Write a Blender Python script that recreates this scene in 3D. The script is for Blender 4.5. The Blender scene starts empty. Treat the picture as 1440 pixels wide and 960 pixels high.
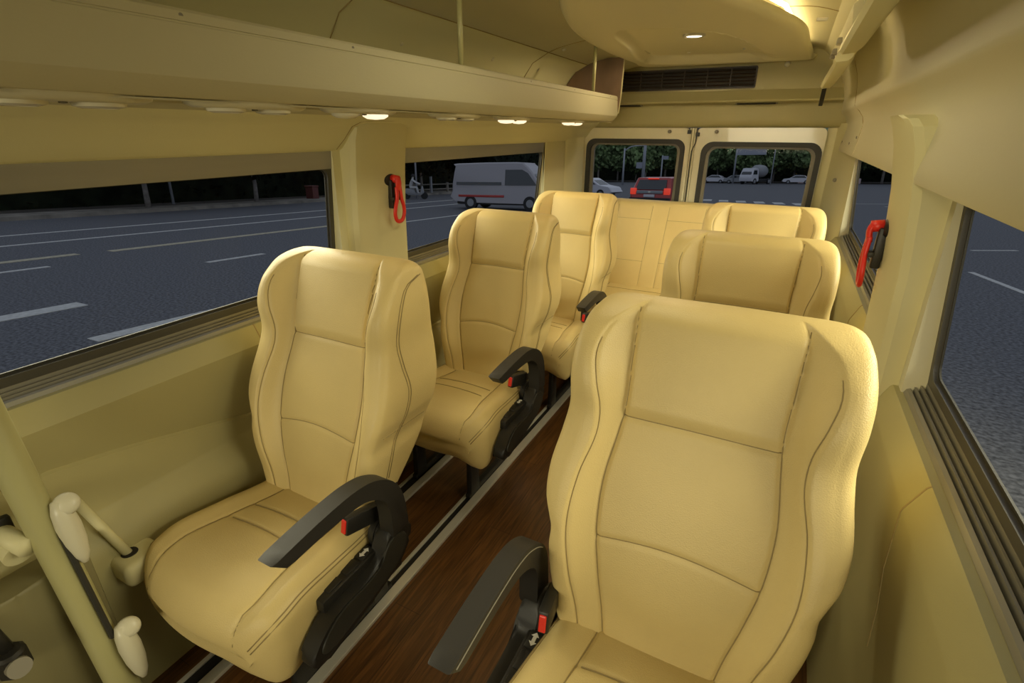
import bpy, bmesh, math, random
from mathutils import Vector, Matrix
import numpy as np
PI = math.pi
random.seed(4)
S = bpy.context.scene
COL = S.collection

# ------------------------------------------------------------------ camera
CAM_H = 1.45
cd = bpy.data.cameras.new('camera'); cam = bpy.data.objects.new('camera', cd); COL.objects.link(cam)
cd.sensor_width = 36; cd.lens = 17.70946; cd.clip_start = 0.03; cd.clip_end = 900
R = np.array([[0.88665382, -0.18033637, 0.42582132], [0.46242435, 0.33988189, -0.81892858], [0.00295365, 0.9230163, 0.38474951]])
M4 = Matrix([list(R[0]) + [0], list(R[1]) + [0], list(R[2]) + [CAM_H], [0, 0, 0, 1]])
cam.matrix_world = M4
S.camera = cam

# ------------------------------------------------------------------ colour management and light
S.view_settings.view_transform = 'Standard'; S.view_settings.look = 'None'
S.view_settings.exposure = -0.1; S.view_settings.gamma = 1; S.view_settings.use_curve_mapping = False
w = bpy.data.worlds.new('dusk_sky'); S.world = w; w.use_nodes = True
bg = w.node_tree.nodes['Background']; bg.inputs[0].default_value = (0.58, 0.64, 0.76, 1); bg.inputs[1].default_value = 0.56


def area(name, loc, target, sx, sy, power, color, spread=180):
    l = bpy.data.lights.new(name, 'AREA'); l.shape = 'RECTANGLE'; l.size = sx; l.size_y = sy
    l.energy = power; l.color = color; l.spread = math.radians(spread)
    o = bpy.data.objects.new(name, l); COL.objects.link(o); o.location = loc
    d = Vector(target) - Vector(loc)
    o.rotation_euler = d.to_track_quat('-Z', 'Y').to_euler()
    return o


WARM = (1.0, 0.90, 0.61)
area('frontal_fill', (-0.35, -2.70, 1.42), (-0.35, 2.0, 1.05), 1.4, 0.6, 17, WARM, 110)  # unseen fill added behind the camera to light the seat fronts
area('left_window_softbox', (-2.9, 1.7, 1.90), (-0.6, 1.8, 1.15), 3.2, 0.9, 112, WARM)  # softbox added outside the left windows, out of view, like a studio strobe
area('right_window_softbox', (1.75, 1.9, 1.88), (-0.5, 1.9, 1.1), 3.4, 0.9, 150, WARM)  # matching strobe softbox, added unseen outside the right windows
area('ceiling_fill', (-0.38, 1.28, 1.875), (-0.38, 1.45, 0.5), 0.26, 0.40, 3.4, WARM)  # unseen fill added under the roof to brighten lining and seats; no fixture


# ------------------------------------------------------------------ materials
def mat(name, col, rough=0.5, metal=0.0, bump=None, var=None, spec=0.5, emit=None, coat=0, stretch=(1, 1, 1)):
    m = bpy.data.materials.new(name); m.use_nodes = True
    nt = m.node_tree; b = nt.nodes['Principled BSDF']
    b.inputs['Base Color'].default_value = (*col, 1); b.inputs['Roughness'].default_value = rough
    b.inputs['Metallic'].default_value = metal; b.inputs['Specular IOR Level'].default_value = spec
    b.inputs['Coat Weight'].default_value = coat
    tc = nt.nodes.new('ShaderNodeTexCoord'); mp = nt.nodes.new('ShaderNodeMapping'); mp.inputs['Scale'].default_value = stretch
    nt.links.new(tc.outputs['Object'], mp.inputs[0])
    if var:
        n = nt.nodes.new('ShaderNodeTexNoise'); n.inputs['Scale'].default_value = var[0]; n.inputs['Detail'].default_value = 6
        nt.links.new(mp.outputs[0], n.inputs['Vector'])
        r = nt.nodes.new('ShaderNodeValToRGB'); a = var[1]
        r.color_ramp.elements[0].position = 0.3; r.color_ramp.elements[1].position = 0.7
        r.color_ramp.elements[0].color = (*[c * (1 - a) for c in col], 1); r.color_ramp.elements[1].color = (*[min(1, c * (1 + a)) for c in col], 1)
        nt.links.new(n.outputs[0], r.inputs[0]); nt.links.new(r.outputs[0], b.inputs['Base Color'])
    if bump:
        if bump[2] == 'v':
            n = nt.nodes.new('ShaderNodeTexVoronoi'); o = n.outputs['Distance']
        else:
            n = nt.nodes.new('ShaderNodeTexNoise'); n.inputs['Detail'].default_value = 4; o = n.outputs[0]
        n.inputs['Scale'].default_value = bump[0]
        nt.links.new(mp.outputs[0], n.inputs['Vector'])
        bp = nt.nodes.new('ShaderNodeBump'); bp.inputs['Strength'].default_value = bump[1]; bp.inputs['Distance'].default_value = 0.002
        nt.links.new(o, bp.inputs['Height']); nt.links.new(bp.outputs[0], b.inputs['Normal'])
    if emit:
        b.inputs['Emission Color'].default_value = (*emit[0], 1); b.inputs['Emission Strength'].default_value = emit[1]
    return m


CREAM = (0.62, 0.50, 0.24)
M = {}
M['leather'] = mat('cream_leather', (0.70, 0.545, 0.235), 0.42, bump=(420, 0.22, 'v'), var=(5, 0.04), spec=0.4)
M['seam'] = mat('seam_thread', (0.34, 0.255, 0.105), 0.7)
M['trim'] = mat('cream_trim_plastic', (0.66, 0.61, 0.35), 0.5, bump=(500, 0.08, 'n'), spec=0.35)
M['liner'] = mat('liner_fabric', (0.56, 0.52, 0.345), 0.62, bump=(300, 0.15, 'n'), var=(2, 0.04), spec=0.3, stretch=(1, 0.2, 1))
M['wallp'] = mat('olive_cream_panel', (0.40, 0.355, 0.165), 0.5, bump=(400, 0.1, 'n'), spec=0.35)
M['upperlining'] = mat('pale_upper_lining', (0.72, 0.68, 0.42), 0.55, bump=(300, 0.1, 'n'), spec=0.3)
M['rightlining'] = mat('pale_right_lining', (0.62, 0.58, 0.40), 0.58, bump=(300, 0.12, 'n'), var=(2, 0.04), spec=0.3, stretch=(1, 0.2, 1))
M['whitemetal'] = mat('painted_door_metal', (0.72, 0.66, 0.45), 0.3, spec=0.5, coat=0.3)
M['rubber'] = mat('black_rubber', (0.03, 0.028, 0.022), 0.5, spec=0.4)
M['blackp'] = mat('black_plastic', (0.016, 0.0145, 0.012), 0.42, bump=(600, 0.15, 'n'), spec=0.45)
M['armpad'] = mat('soft_black_armrest', (0.020, 0.018, 0.015), 0.5, bump=(700, 0.2, 'n'), spec=0.45)
M['red'] = mat('red_plastic', (0.75, 0.03, 0.02), 0.35, emit=None)
M['alu'] = mat('brushed_aluminium', (0.66, 0.63, 0.54), 0.38, metal=0.35, bump=(60, 0.1, 'n'), stretch=(8, 0.2, 8))
M['track'] = mat('grey_window_track', (0.24, 0.225, 0.18), 0.4, metal=0.3)
M['dark'] = mat('dark_gap', (0.012, 0.01, 0.008), 0.7)
M['header'] = mat('grey_header_band', (0.33, 0.32, 0.285), 0.36, metal=0.25, var=(3, 0.12), stretch=(1, 0.3, 4))
M['framedark'] = mat('dark_window_frame', (0.06, 0.055, 0.043), 0.45)
M['brown'] = mat('brown_divider_board', (0.17, 0.105, 0.06), 0.6, var=(8, 0.3), stretch=(1, 6, 0.5))
M['lens'] = mat('lamp_lens_lit', (0.9, 0.8, 0.6), 0.3, emit=((1.0, 0.80, 0.55), 1.3))
M['lensbright'] = mat('ceiling_lamp_lens_lit', (0.9, 0.85, 0.7), 0.3, emit=((1.0, 0.86, 0.6), 7))
M['lensoff'] = mat('lamp_lens_unlit', (0.70, 0.66, 0.50), 0.25)
M['bezel'] = mat('pale_bezel_plastic', (0.62, 0.58, 0.42), 0.35)
M['pole'] = mat('cream_painted_pole', (0.42, 0.39, 0.18), 0.33, spec=0.5)
M['white'] = mat('white_print', (0.8, 0.78, 0.7), 0.5)
M['ventgrey'] = mat('vent_louvre_grey', (0.22, 0.20, 0.15), 0.5)
M['grille'] = mat('dark_brown_grille', (0.035, 0.022, 0.014), 0.5)
# glass
g = bpy.data.materials.new('window_glass'); g.use_nodes = True; nt = g.node_tree; nt.nodes.clear()
out = nt.nodes.new('ShaderNodeOutputMaterial'); mx = nt.nodes.new('ShaderNodeMixShader'); tr = nt.nodes.new('ShaderNodeBsdfTransparent')
gl = nt.nodes.new('ShaderNodeBsdfGlossy'); fr = nt.nodes.new('ShaderNodeFresnel'); fr.inputs[0].default_value = 1.15
tr.inputs[0].default_value = (0.94, 0.96, 0.96, 1); gl.inputs['Roughness'].default_value = 0.02
mx.inputs[0].default_value = 0.002; nt.links.new(tr.outputs[0], mx.inputs[1]); nt.links.new(gl.outputs[0], mx.inputs[2]); nt.links.new(mx.outputs[0], out.inputs[0])
M['glass'] = g
# wood floor
m = mat('wood_plank_vinyl', (0.12, 0.05, 0.02), 0.36, spec=0.5); nt = m.node_tree; b = nt.nodes['Principled BSDF']
tc = nt.nodes.new('ShaderNodeTexCoord'); mp = nt.nodes.new('ShaderNodeMapping'); mp.inputs['Rotation'].default_value = (0, 0, PI / 2)
br = nt.nodes.new('ShaderNodeTexBrick'); br.inputs['Scale'].default_value = 1
br.inputs['Brick Width'].default_value = 0.9; br.inputs['Row Height'].default_value = 0.1; br.inputs['Mortar Size'].default_value = 0.0012
br.inputs['Color1'].default_value = (0.125, 0.058, 0.017, 1); br.inputs['Color2'].default_value = (0.095, 0.042, 0.012, 1); br.inputs['Mortar'].default_value = (0.05, 0.02, 0.008, 1)
mp2 = nt.nodes.new('ShaderNodeMapping'); mp2.inputs['Scale'].default_value = (26, 1.6, 1)
nz = nt.nodes.new('ShaderNodeTexNoise'); nz.inputs['Scale'].default_value = 3; nz.inputs['Detail'].default_value = 9; nz.inputs['Distortion'].default_value = 1.2
rp = nt.nodes.new('ShaderNodeValToRGB'); rp.color_ramp.elements[0].position = 0.3; rp.color_ramp.elements[1].position = 0.75
rp.color_ramp.elements[0].color = (0.45, 0.42, 0.4, 1); rp.color_ramp.elements[1].color = (1.6, 1.5, 1.4, 1)
mm = nt.nodes.new('ShaderNodeMixRGB'); mm.blend_type = 'MULTIPLY'; mm.inputs[0].default_value = 1
for a_, b_ in ((tc.outputs['Object'], mp.inputs[0]), (mp.outputs[0], br.inputs[0]), (tc.outputs['Object'], mp2.inputs[0]), (mp2.outputs[0], nz.inputs[0]),
               (nz.outputs[0], rp.inputs[0]), (br.outputs[0], mm.inputs[1]), (rp.outputs[0], mm.inputs[2]), (mm.outputs[0], b.inputs['Base Color'])):
    nt.links.new(a_, b_)
bp = nt.nodes.new('ShaderNodeBump'); bp.inputs['Strength'].default_value = 0.15; bp.inputs['Distance'].default_value = 0.001
nt.links.new(nz.outputs[0], bp.inputs['Height']); nt.links.new(bp.outputs[0], b.inputs['Normal'])
M['wood'] = m
# outside
M['asphalt'] = mat('asphalt', (0.115, 0.118, 0.13), 0.85, bump=(30, 1.0, 'n'), var=(26, 0.6), spec=0.2)
M['paint'] = mat('road_paint', (0.50, 0.50, 0.48), 0.8, var=(14, 0.18))
M['yellowpaint'] = mat('worn_yellow_paint', (0.42, 0.38, 0.27), 0.8, var=(10, 0.25))
M['kerb'] = mat('kerb_stone', (0.20, 0.18, 0.15), 0.9, var=(1.2, 0.4))
M['soil'] = mat('verge_soil', (0.05, 0.042, 0.032), 0.95, var=(0.8, 0.4))
M['leafdark'] = mat('dark_leaves', (0.010, 0.014, 0.007), 0.8, var=(1.5, 0.6), spec=0.1)
M['leaf'] = mat('green_leaves', (0.20, 0.28, 0.12), 0.7, var=(0.9, 0.85), spec=0.15)
M['bark'] = mat('pale_bark', (0.22, 0.20, 0.18), 0.9, var=(6, 0.3))
M['polegrey'] = mat('grey_steel_pole', (0.36, 0.38, 0.42), 0.5)
M['carred'] = mat('red_car_paint', (0.42, 0.03, 0.025), 0.35, coat=0.5)
M['carwhite'] = mat('white_vehicle_paint', (0.55, 0.55, 0.60), 0.4, coat=0.3)
M['cargrey'] = mat('grey_vehicle_paint', (0.27, 0.28, 0.30), 0.5)
M['vanpaint'] = mat('greyish_van_paint', (0.36, 0.345, 0.37), 0.45, coat=0.2)
M['carglass'] = mat('dark_vehicle_glass', (0.02, 0.025, 0.03), 0.1, spec=0.8)
M['tail'] = mat('red_tail_light_lit', (0.6, 0.03, 0.02), 0.3, emit=((1.0, 0.08, 0.04), 0.45))
M['tyre'] = mat('tyre_rubber', (0.02, 0.02, 0.022), 0.8)
M['signblue'] = mat('sign_back_grey', (0.30, 0.32, 0.38), 0.6)
M['cloth'] = mat('pale_jacket', (0.5, 0.5, 0.5), 0.8)
M['skin'] = mat('skin', (0.45, 0.28, 0.2), 0.6)


# ------------------------------------------------------------------ helpers
def link(name, me, m, parent=None, smooth=False, auto=None):
    o = bpy.data.objects.new(name, me); COL.objects.link(o)
    if m is not None:
        me.materials.append(M[m] if isinstance(m, str) else m)
    if smooth or auto:
        for p in me.polygons: p.use_smooth = True
    if auto:
        me.set_sharp_from_angle(angle=math.radians(auto))
    if parent is not None: o.parent = parent
    return o


def obj(name, bm, m, parent=None, smooth=False, auto=None, normals=True):
    if normals: bmesh.ops.recalc_face_normals(bm, faces=bm.faces)
    me = bpy.data.meshes.new(name); bm.to_mesh(me); bm.free()
    return link(name, me, m, parent, smooth, auto)


def tag(o, label=None, cat=None, group=None, kind=None):
    if label: o['label'] = label
    if cat: o['category'] = cat
    if group: o['group'] = group
    if kind: o['kind'] = kind
    return o


def thing(name, loc, label, cat, group=None, rz=0):
    o = bpy.data.objects.new(name, None); COL.objects.link(o); o.location = loc; o.rotation_euler = (0, 0, rz)
    o.empty_display_size = 0.1
    return tag(o, label, cat, group)


def box(bm, x0, x1, y0, y1, z0, z1, bev=0.0, seg=2, mtx=None):
    vs = [bm.verts.new((x, y, z)) for x in (x0, x1) for y in (y0, y1) for z in (z0, z1)]
    if mtx is not None:
        for v in vs: v.co = mtx @ v.co
    f = [(0, 1, 3, 2), (4, 6, 7, 5), (0, 4, 5, 1), (2, 3, 7, 6), (0, 2, 6, 4), (1, 5, 7, 3)]
    fs = [bm.faces.new([vs[i] for i in q]) for q in f]
    if bev > 0:
        es = list({e for q in fs for e in q.edges})
        bmesh.ops.bevel(bm, geom=es, offset=bev, segments=seg, affect='EDGES', profile=0.5)
    return fs


def prism(bm, pts, axis, a, b, bev=0.0, seg=2):
    """closed 2-D polygon extruded along an axis; pts are the two other coordinates in xyz order"""
    def P(p, t):
        return {'x': (t, p[0], p[1]), 'y': (p[0], t, p[1]), 'z': (p[0], p[1], t)}[axis]
    A = [bm.verts.new(P(p, a)) for p in pts]; B = [bm.verts.new(P(p, b)) for p in pts]
    n = len(pts); fs = [bm.faces.new(A), bm.faces.new(B[::-1])]
    for i in range(n):
        fs.append(bm.faces.new((A[i], B[i], B[(i + 1) % n], A[(i + 1) % n])))
    if bev > 0:
        es = list({e for q in fs for e in q.edges})
        bmesh.ops.bevel(bm, geom=es, offset=bev, segments=seg, affect='EDGES', profile=0.5)
    return fs


def tube(bm, pts, r, n=8, closed=False, caps=True, flat=None):
    pts = [Vector(p) for p in pts]; k = len(pts); rings = []
    up = None
    for i, p in enumerate(pts):
        if closed: t = (pts[(i + 1) % k] - pts[i - 1])
        else: t = pts[min(i + 1, k - 1)] - pts[max(i - 1, 0)]
        t.normalize()
        if up is None:
            up = Vector((0, 0, 1)) if abs(t.z) < 0.9 else Vector((1, 0, 0))
        sd = t.cross(up)
        if sd.length < 1e-6: sd = t.orthogonal()
        sd.normalize(); up = sd.cross(t).normalized()
        rr = r(i / (k - 1)) if callable(r) else r
        ra, rb = (rr, rr) if flat is None else (rr * flat[0], rr * flat[1])
        rings.append([bm.verts.new(p + sd * math.cos(2 * PI * j / n) * ra + up * math.sin(2 * PI * j / n) * rb) for j in range(n)])
    for i in range(k if closed else k - 1):
        A = rings[i]; B = rings[(i + 1) % k]
        for j in range(n):
            bm.faces.new((A[j], A[(j + 1) % n], B[(j + 1) % n], B[j]))
    if caps and not closed:
        bm.faces.new(rings[0][::-1]); bm.faces.new(rings[-1])


def lathe(bm, prof, n=24, mtx=None):
    """prof: list of (r, h) revolved about local z"""
    rings = []
    for r, h in prof:
        if r < 1e-6:
            v = bm.verts.new((0, 0, h)); rings.append([v])
        else:
            rings.append([bm.verts.new((r * math.cos(2 * PI * j / n), r * math.sin(2 * PI * j / n), h)) for j in range(n)])
    for A, B in zip(rings, rings[1:]):
        if len(A) == 1 and len(B) == 1: continue
        for j in range(n):
            q = []
            q.append(A[0] if len(A) == 1 else A[j])
            if len(A) > 1: q.append(A[(j + 1) % n])
            q.append(B[0] if len(B) == 1 else B[(j + 1) % n])
            if len(B) > 1: q.append(B[j])
            bm.faces.new(q)
    if mtx is not None:
        for rg in rings:
            for v in rg: v.co = mtx @ v.co


def sheet(bm, profs, ys, thick=0.0, side=1):
    """open profile swept along y.  profs: function(y) -> list of (x, z).  With thick, a second skin is added outward"""
    rows = [[bm.verts.new((x, y, z)) for x, z in profs(y)] for y in ys]
    for A, B in zip(rows, rows[1:]):
        for j in range(len(A) - 1):
            bm.faces.new((A[j], B[j], B[j + 1], A[j + 1]))
    return rows


def smoothpts(pts, n=6, closed=False):
    """Catmull-Rom through 2-D or 3-D points"""
    P = [Vector(p) for p in pts]; out = []
    k = len(P); rng = range(k if closed else k - 1)
    for i in rng:
        if closed: a, b, c, d = P[i - 1], P[i], P[(i + 1) % k], P[(i + 2) % k]
        else: a, b, c, d = P[max(i - 1, 0)], P[i], P[i + 1], P[min(i + 2, k - 1)]
        for s in range(n):
            t = s / n
            out.append(0.5 * ((2 * b) + (c - a) * t + (2 * a - 5 * b + 4 * c - d) * t * t + (3 * b - a - 3 * c + d) * t ** 3))
    if not closed: out.append(P[-1])
    return out


def rrect(u0, u1, v0, v1, r, n=6):
    """rounded rectangle loop; r may be a number or 4 radii (u1v1, u0v1, u0v0, u1v0)"""
    rs = r if isinstance(r, (list, tuple)) else [r] * 4
    out = []
    for (cu, cv, a0), q in zip(((u1, v1, 0), (u0, v1, 1), (u0, v0, 2), (u1, v0, 3)), rs):
        su = -1 if cu == u1 else 1; sv = -1 if cv == v1 else 1
        for i in range(n + 1):
            a = (a0 + i / n) * PI / 2
            out.append((cu + su * q + q * math.cos(a), cv + sv * q + q * math.sin(a)))
    return out


def ringplate(bm, outer, inner, f0, f1):
    """ring between two loops of equal count; f0/f1 map (u,v) to the front / back points"""
    n = len(outer)
    L = [[bm.verts.new(f(p)) for p in lp] for lp, f in ((outer, f0), (inner, f0), (inner, f1), (outer, f1))]
    for a in range(4):
        A = L[a]; B = L[(a + 1) % 4]
        for j in range(n):
            bm.faces.new((A[j], A[(j + 1) % n], B[(j + 1) % n], B[j]))


def lerp_tab(tab):
    xs = [t[0] for t in tab]; ys = [t[1] for t in tab]

    def f(x):
        # smooth monotone-ish cubic (Catmull-Rom on a table)
        if x <= xs[0]: return ys[0]
        if x >= xs[-1]: return ys[-1]
        i = max(j for j in range(len(xs)) if xs[j] <= x); i = min(i, len(xs) - 2)
        h = xs[i + 1] - xs[i]; t = (x - xs[i]) / h
        m0 = (ys[i + 1] - ys[i - 1]) / (xs[i + 1] - xs[i - 1]) if i > 0 else (ys[1] - ys[0]) / h
        m1 = (ys[i + 2] - ys[i]) / (xs[i + 2] - xs[i]) if i + 2 < len(xs) else (ys[i + 1] - ys[i]) / h
        return (2 * t ** 3 - 3 * t * t + 1) * ys[i] + (t ** 3 - 2 * t * t + t) * h * m0 + (-2 * t ** 3 + 3 * t * t) * ys[i + 1] + (t ** 3 - t * t) * h * m1
    return f


def sst(t):
    t = max(0.0, min(1.0, t)); return t * t * (3 - 2 * t)


# ------------------------------------------------------------------ the shell of the minibus
XC = -0.54                       # centre line of the body
YR = 3.80                        # rear doors
YF = -2.75                       # front end of what is built
PIL = (1.34, 1.70)               # middle pillar
WIN = [(-0.95, 1.34), (1.70, 3.12)]

bm = bmesh.new(); box(bm, -1.43, 0.35, YF, YR, -0.04, 0.0); tag(obj('floor', bm, 'wood'), kind='structure')


def lower_profile(y):
    zp = max(0.58, min(0.715, 0.705 - 0.24 * (y - 0.45)))
    return [(-1.47, 0.875), (-1.412, 0.878), (-1.410, 0.893), (-1.394, 0.893), (-1.389, 0.888), (-1.362, 0.838), (-1.364, 0.828),
            (-1.405, zp + 0.012), (-1.409, zp), (-1.401, zp - 0.006), (-1.400, 0.56), (-1.395, 0.548), (-1.350, 0.50), (-1.338, 0.46), (-1.335, 0.40),
            (-1.345, 0.12), (-1.345, 0.0), (-1.47, 0.0)]


def mirror(p):
    return [(2 * XC - x, z) for x, z in p]


def upper_profile(y):
    c = [(-1.47, 1.385), (-1.395, 1.386), (-1.375, 1.394), (-1.345, 1.425), (-1.318, 1.462), (-1.300, 1.477), (-1.275, 1.487), (-1.255, 1.510), (-1.28, 1.56),
         (-1.315, 1.62), (-1.305, 1.70), (-1.25, 1.77), (-1.16, 1.815), (-1.165, 1.95), (-1.47, 1.95)]
    return c


def right_profile(y):
    return [(0.40, 1.338), (0.305, 1.340), (0.2710, 1.345), (0.2410, 1.350), (0.2380, 1.358), (0.2410, 1.39), (0.2470, 1.43), (0.2520, 1.47), (0.2520, 1.495), (0.2470, 1.515), (0.2310, 1.540),
            (0.2170, 1.553), (0.2120, 1.560), (0.2105, 1.568), (0.2100, 1.59), (0.205, 1.64), (0.195, 1.69), (0.172, 1.75), (0.140, 1.80), (0.105, 1.845), (0.06, 1.885), (0.06, 1.95), (0.40, 1.95)]


def wall(name, lower, upper, xo, sgn):
    bm = bmesh.new()
    for prof in (lower, upper):
        rows = sheet(bm, lambda y: prof(y), [YF + (YR - YF) * i / 40 for i in range(41)])
        for A, B in zip(rows, rows[1:]):
            bm.faces.new((A[-1], B[-1], B[0], A[0]))
        bm.faces.new(rows[0]); bm.faces.new(rows[-1][::-1])
    # posts between the windows, following the lean of the body
    for y0, y1 in ((YF, WIN[0][0]), PIL, (WIN[1][1] if xo < 0 else 3.45, YR)):
        q = [(sgn(-1.452), 0.88), (sgn(-1.405), 0.88), (sgn(-1.390), 1.40), (sgn(-1.3985), 1.40)]
        prism(bm, q, 'y', y0, y1)
    o = obj(name, bm, 'wallp', auto=28)
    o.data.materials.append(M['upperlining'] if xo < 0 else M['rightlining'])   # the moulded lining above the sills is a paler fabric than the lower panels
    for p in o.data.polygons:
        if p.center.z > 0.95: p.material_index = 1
    return tag(o, kind='structure')


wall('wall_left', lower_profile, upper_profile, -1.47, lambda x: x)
def lower_right(y):
    return mirror([(-1.47, 0.875), (-1.412, 0.878), (-1.410, 0.893), (-1.394, 0.893), (-1.389, 0.888), (-1.368, 0.838), (-1.366, 0.828),
            (-1.372, 0.70), (-1.385, 0.60), (-1.392, 0.50), (-1.392, 0.30), (-1.39, 0.0), (-1.47, 0.0)])


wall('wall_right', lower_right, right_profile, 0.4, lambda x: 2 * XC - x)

# ceiling
bm = bmesh.new()
cp = smoothpts([(-1.165, 1.812), (-1.10, 1.832), (-0.95, 1.856), (-0.75, 1.872), (-0.5, 1.900), (-0.25, 1.915), (-0.05, 1.912), (0.065, 1.884)], 4)
rows = sheet(bm, lambda y: [(p[0], p[1]) for p in cp], [YF, -0.5, 0.4, 1.2, 2.0, 2.8, YR])
rows2 = sheet(bm, lambda y: [(p[0], 1.95) for p in cp], [YF, -0.5, 0.4, 1.2, 2.0, 2.8, YR])
tag(obj('ceiling', bm, 'liner', smooth=True), kind='structure')
# seams of the roof panels
bm = bmesh.new()
tube(bm, [(-1.163, y, 1.812) for y in (YF, 0, 1, 2, 3, 3.70)], 0.0022, 5)
for y in (1.30, 2.62):
    tube(bm, [(-1.302, y, 1.70), (-1.25, y, 1.769), (-1.163, y, 1.812)] + ([(p[0], y, p[1] - 0.0005) for p in cp[4:]] if y > 2 else []), 0.002, 5)
tube(bm, [(0.1745, 2.96, 1.745), (0.1955, 2.96, 1.69), (0.2055, 2.95, 1.64), (0.2095, 2.94, 1.59), (0.212, 2.93, 1.562), (0.231, 2.90, 1.540), (0.247, 2.87, 1.515), (0.2525, 2.84, 1.48), (0.247, 2.82, 1.43), (0.239, 2.80, 1.36)], 0.0022, 5)
tag(obj('trim_1', bm, 'seam'), kind='structure')

# roof duct housing, a shallow moulded pod hanging from the roof
outl = smoothpts([(-0.62, 1.50), (-0.76, 1.78), (-0.90, 2.22), (-0.965, 2.80), (-0.955, 3.40), (-0.93, 3.66), (-0.5, 3.70), (-0.02, 3.70), (0.005, 3.60), (-0.02, 3.1), (-0.045, 2.66), (-0.13, 2.30),
                  (-0.25, 1.96), (-0.38, 1.62), (-0.50, 1.46)], 5, closed=True)
outl = [(p[0], p[1]) for p in outl]
cx, cy = -0.47, 2.7


def inpoly(x, y, P):
    c = False; j = len(P) - 1
    for i in range(len(P)):
        if ((P[i][1] > y) != (P[j][1] > y)) and x < (P[j][0] - P[i][0]) * (y - P[i][1]) / (P[j][1] - P[i][1]) + P[i][0]: c = not c
        j = i
    return c


def dist(x, y, P):
    best = 9
    for i in range(len(P)):
        ax, ay = P[i - 1]; bx, by = P[i]
        dx, dy = bx - ax, by - ay; L = dx * dx + dy * dy
        t = 0 if L == 0 else max(0, min(1, ((x - ax) * dx + (y - ay) * dy) / L))
        best = min(best, math.hypot(x - ax - t * dx, y - ay - t * dy))
    return best


rec = [(p[0], p[1]) for p in smoothpts([(-0.74, 2.36), (-0.80, 2.85), (-0.85, 3.38), (-0.55, 3.52), (-0.22, 3.52), (-0.245, 3.1), (-0.30, 2.72), (-0.40, 2.48), (-0.56, 2.34)], 4, closed=True)]
bm = bmesh.new(); NR = 34; rings = []
for i in range(NR + 1):
    t = i / NR
    ring = []
    for (x, y) in outl:
        px, py = cx + (x - cx) * t, cy + (y - cy) * t
        d = (1 - t) * 0.45
        z = 1.826 + 0.030 * (1 - math.sqrt(max(0, 1 - ((0.04 - min(d, 0.04)) / 0.04) ** 2)))
        s = dist(px, py, rec); s = s if inpoly(px, py, rec) else -s
        z += 0.040 * sst((s + 0.006) / 0.026)
        ring.append(bm.verts.new((px, py, z)))
        if i == 0: break
    rings.append(ring)
for i in range(NR):
    A, B = rings[i], rings[i + 1]; n = len(B)
    for j in range(n):
        if len(A) == 1: bm.faces.new((A[0], B[j], B[(j + 1) % n]))
        else: bm.faces.new((A[j], B[j], B[(j + 1) % n], A[(j + 1) % n]))
low = [bm.verts.new((v.co.x + (cx - v.co.x) * 0.10, v.co.y + (cy - v.co.y) * 0.10, 1.868 if v.co.x > cx else 1.90)) for v in rings[-1]]
for j in range(len(low)):
    bm.faces.new((rings[-1][j], low[j], low[(j + 1) % len(low)], rings[-1][(j + 1) % len(low)]))
duct = thing('roof_duct', (cx, cy, 1.83), 'large moulded cream duct housing on the rear roof with a scooped recess', 'roof duct')
o = obj('housing', bm, mat('pale_duct_moulding', (0.76, 0.71, 0.50), 0.5, spec=0.4), duct, smooth=True); o.matrix_parent_inverse = Matrix.Translation((-cx, -cy, -1.83))
for x, y in ((-0.62, 3.35), (-0.33, 3.33)):
    bm = bmesh.new(); lathe(bm, [(0.009, 0.0), (0.009, -0.004), (0.005, -0.007), (0, -0.007)], 12, Matrix.Translation((x - cx, y - cy, 0.036)))
    obj('screw_cap', bm, 'bezel', duct, smooth=True)


def at_child(o, root):
    o.matrix_parent_inverse = Matrix.Translation(-Vector(root.location)); return o


# ceiling spot lamp
sp = thing('ceiling_spotlight', (-0.50, 2.78, 1.865), 'small round lit spotlight with a metal ring in the roof duct recess', 'light')
bm = bmesh.new(); lathe(bm, [(0.036, -0.004), (0.042, -0.010), (0.050, -0.007), (0.052, 0.006)], 32); obj('bezel_ring', bm, 'alu', sp, smooth=True)
bm = bmesh.new(); lathe(bm, [(0, -0.007), (0.034, -0.006), (0.037, 0.004)], 32); obj('lens', bm, 'lensbright', sp, smooth=True)
l = bpy.data.lights.new('ceiling_spot_light', 'SPOT'); l.energy = 12; l.color = (1, 0.8, 0.5); l.spot_size = 3.1; l.shadow_soft_size = 0.03
lo = bpy.data.objects.new('ceiling_spot_light', l); COL.objects.link(lo); lo.location = (-0.50, 2.78, 1.845)
# cove light strip beside the duct housing
cs = thing('cove_light_strip', (-0.10, 2.2, 1.888), 'slim warm cove light strip glowing beside the roof duct', 'light')
bm = bmesh.new(); tube(bm, [(-0.30, -0.60, 0), (-0.13, -0.15, 0), (-0.02, 0.25, 0), (0.015, 0.75, 0), (0.03, 1.3, 0)], 0.008, 8); obj('tube', bm, mat('cove_strip_lit', (1, 0.9, 0.6), 0.4, emit=((1, 0.80, 0.42), 14)), cs)
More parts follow.
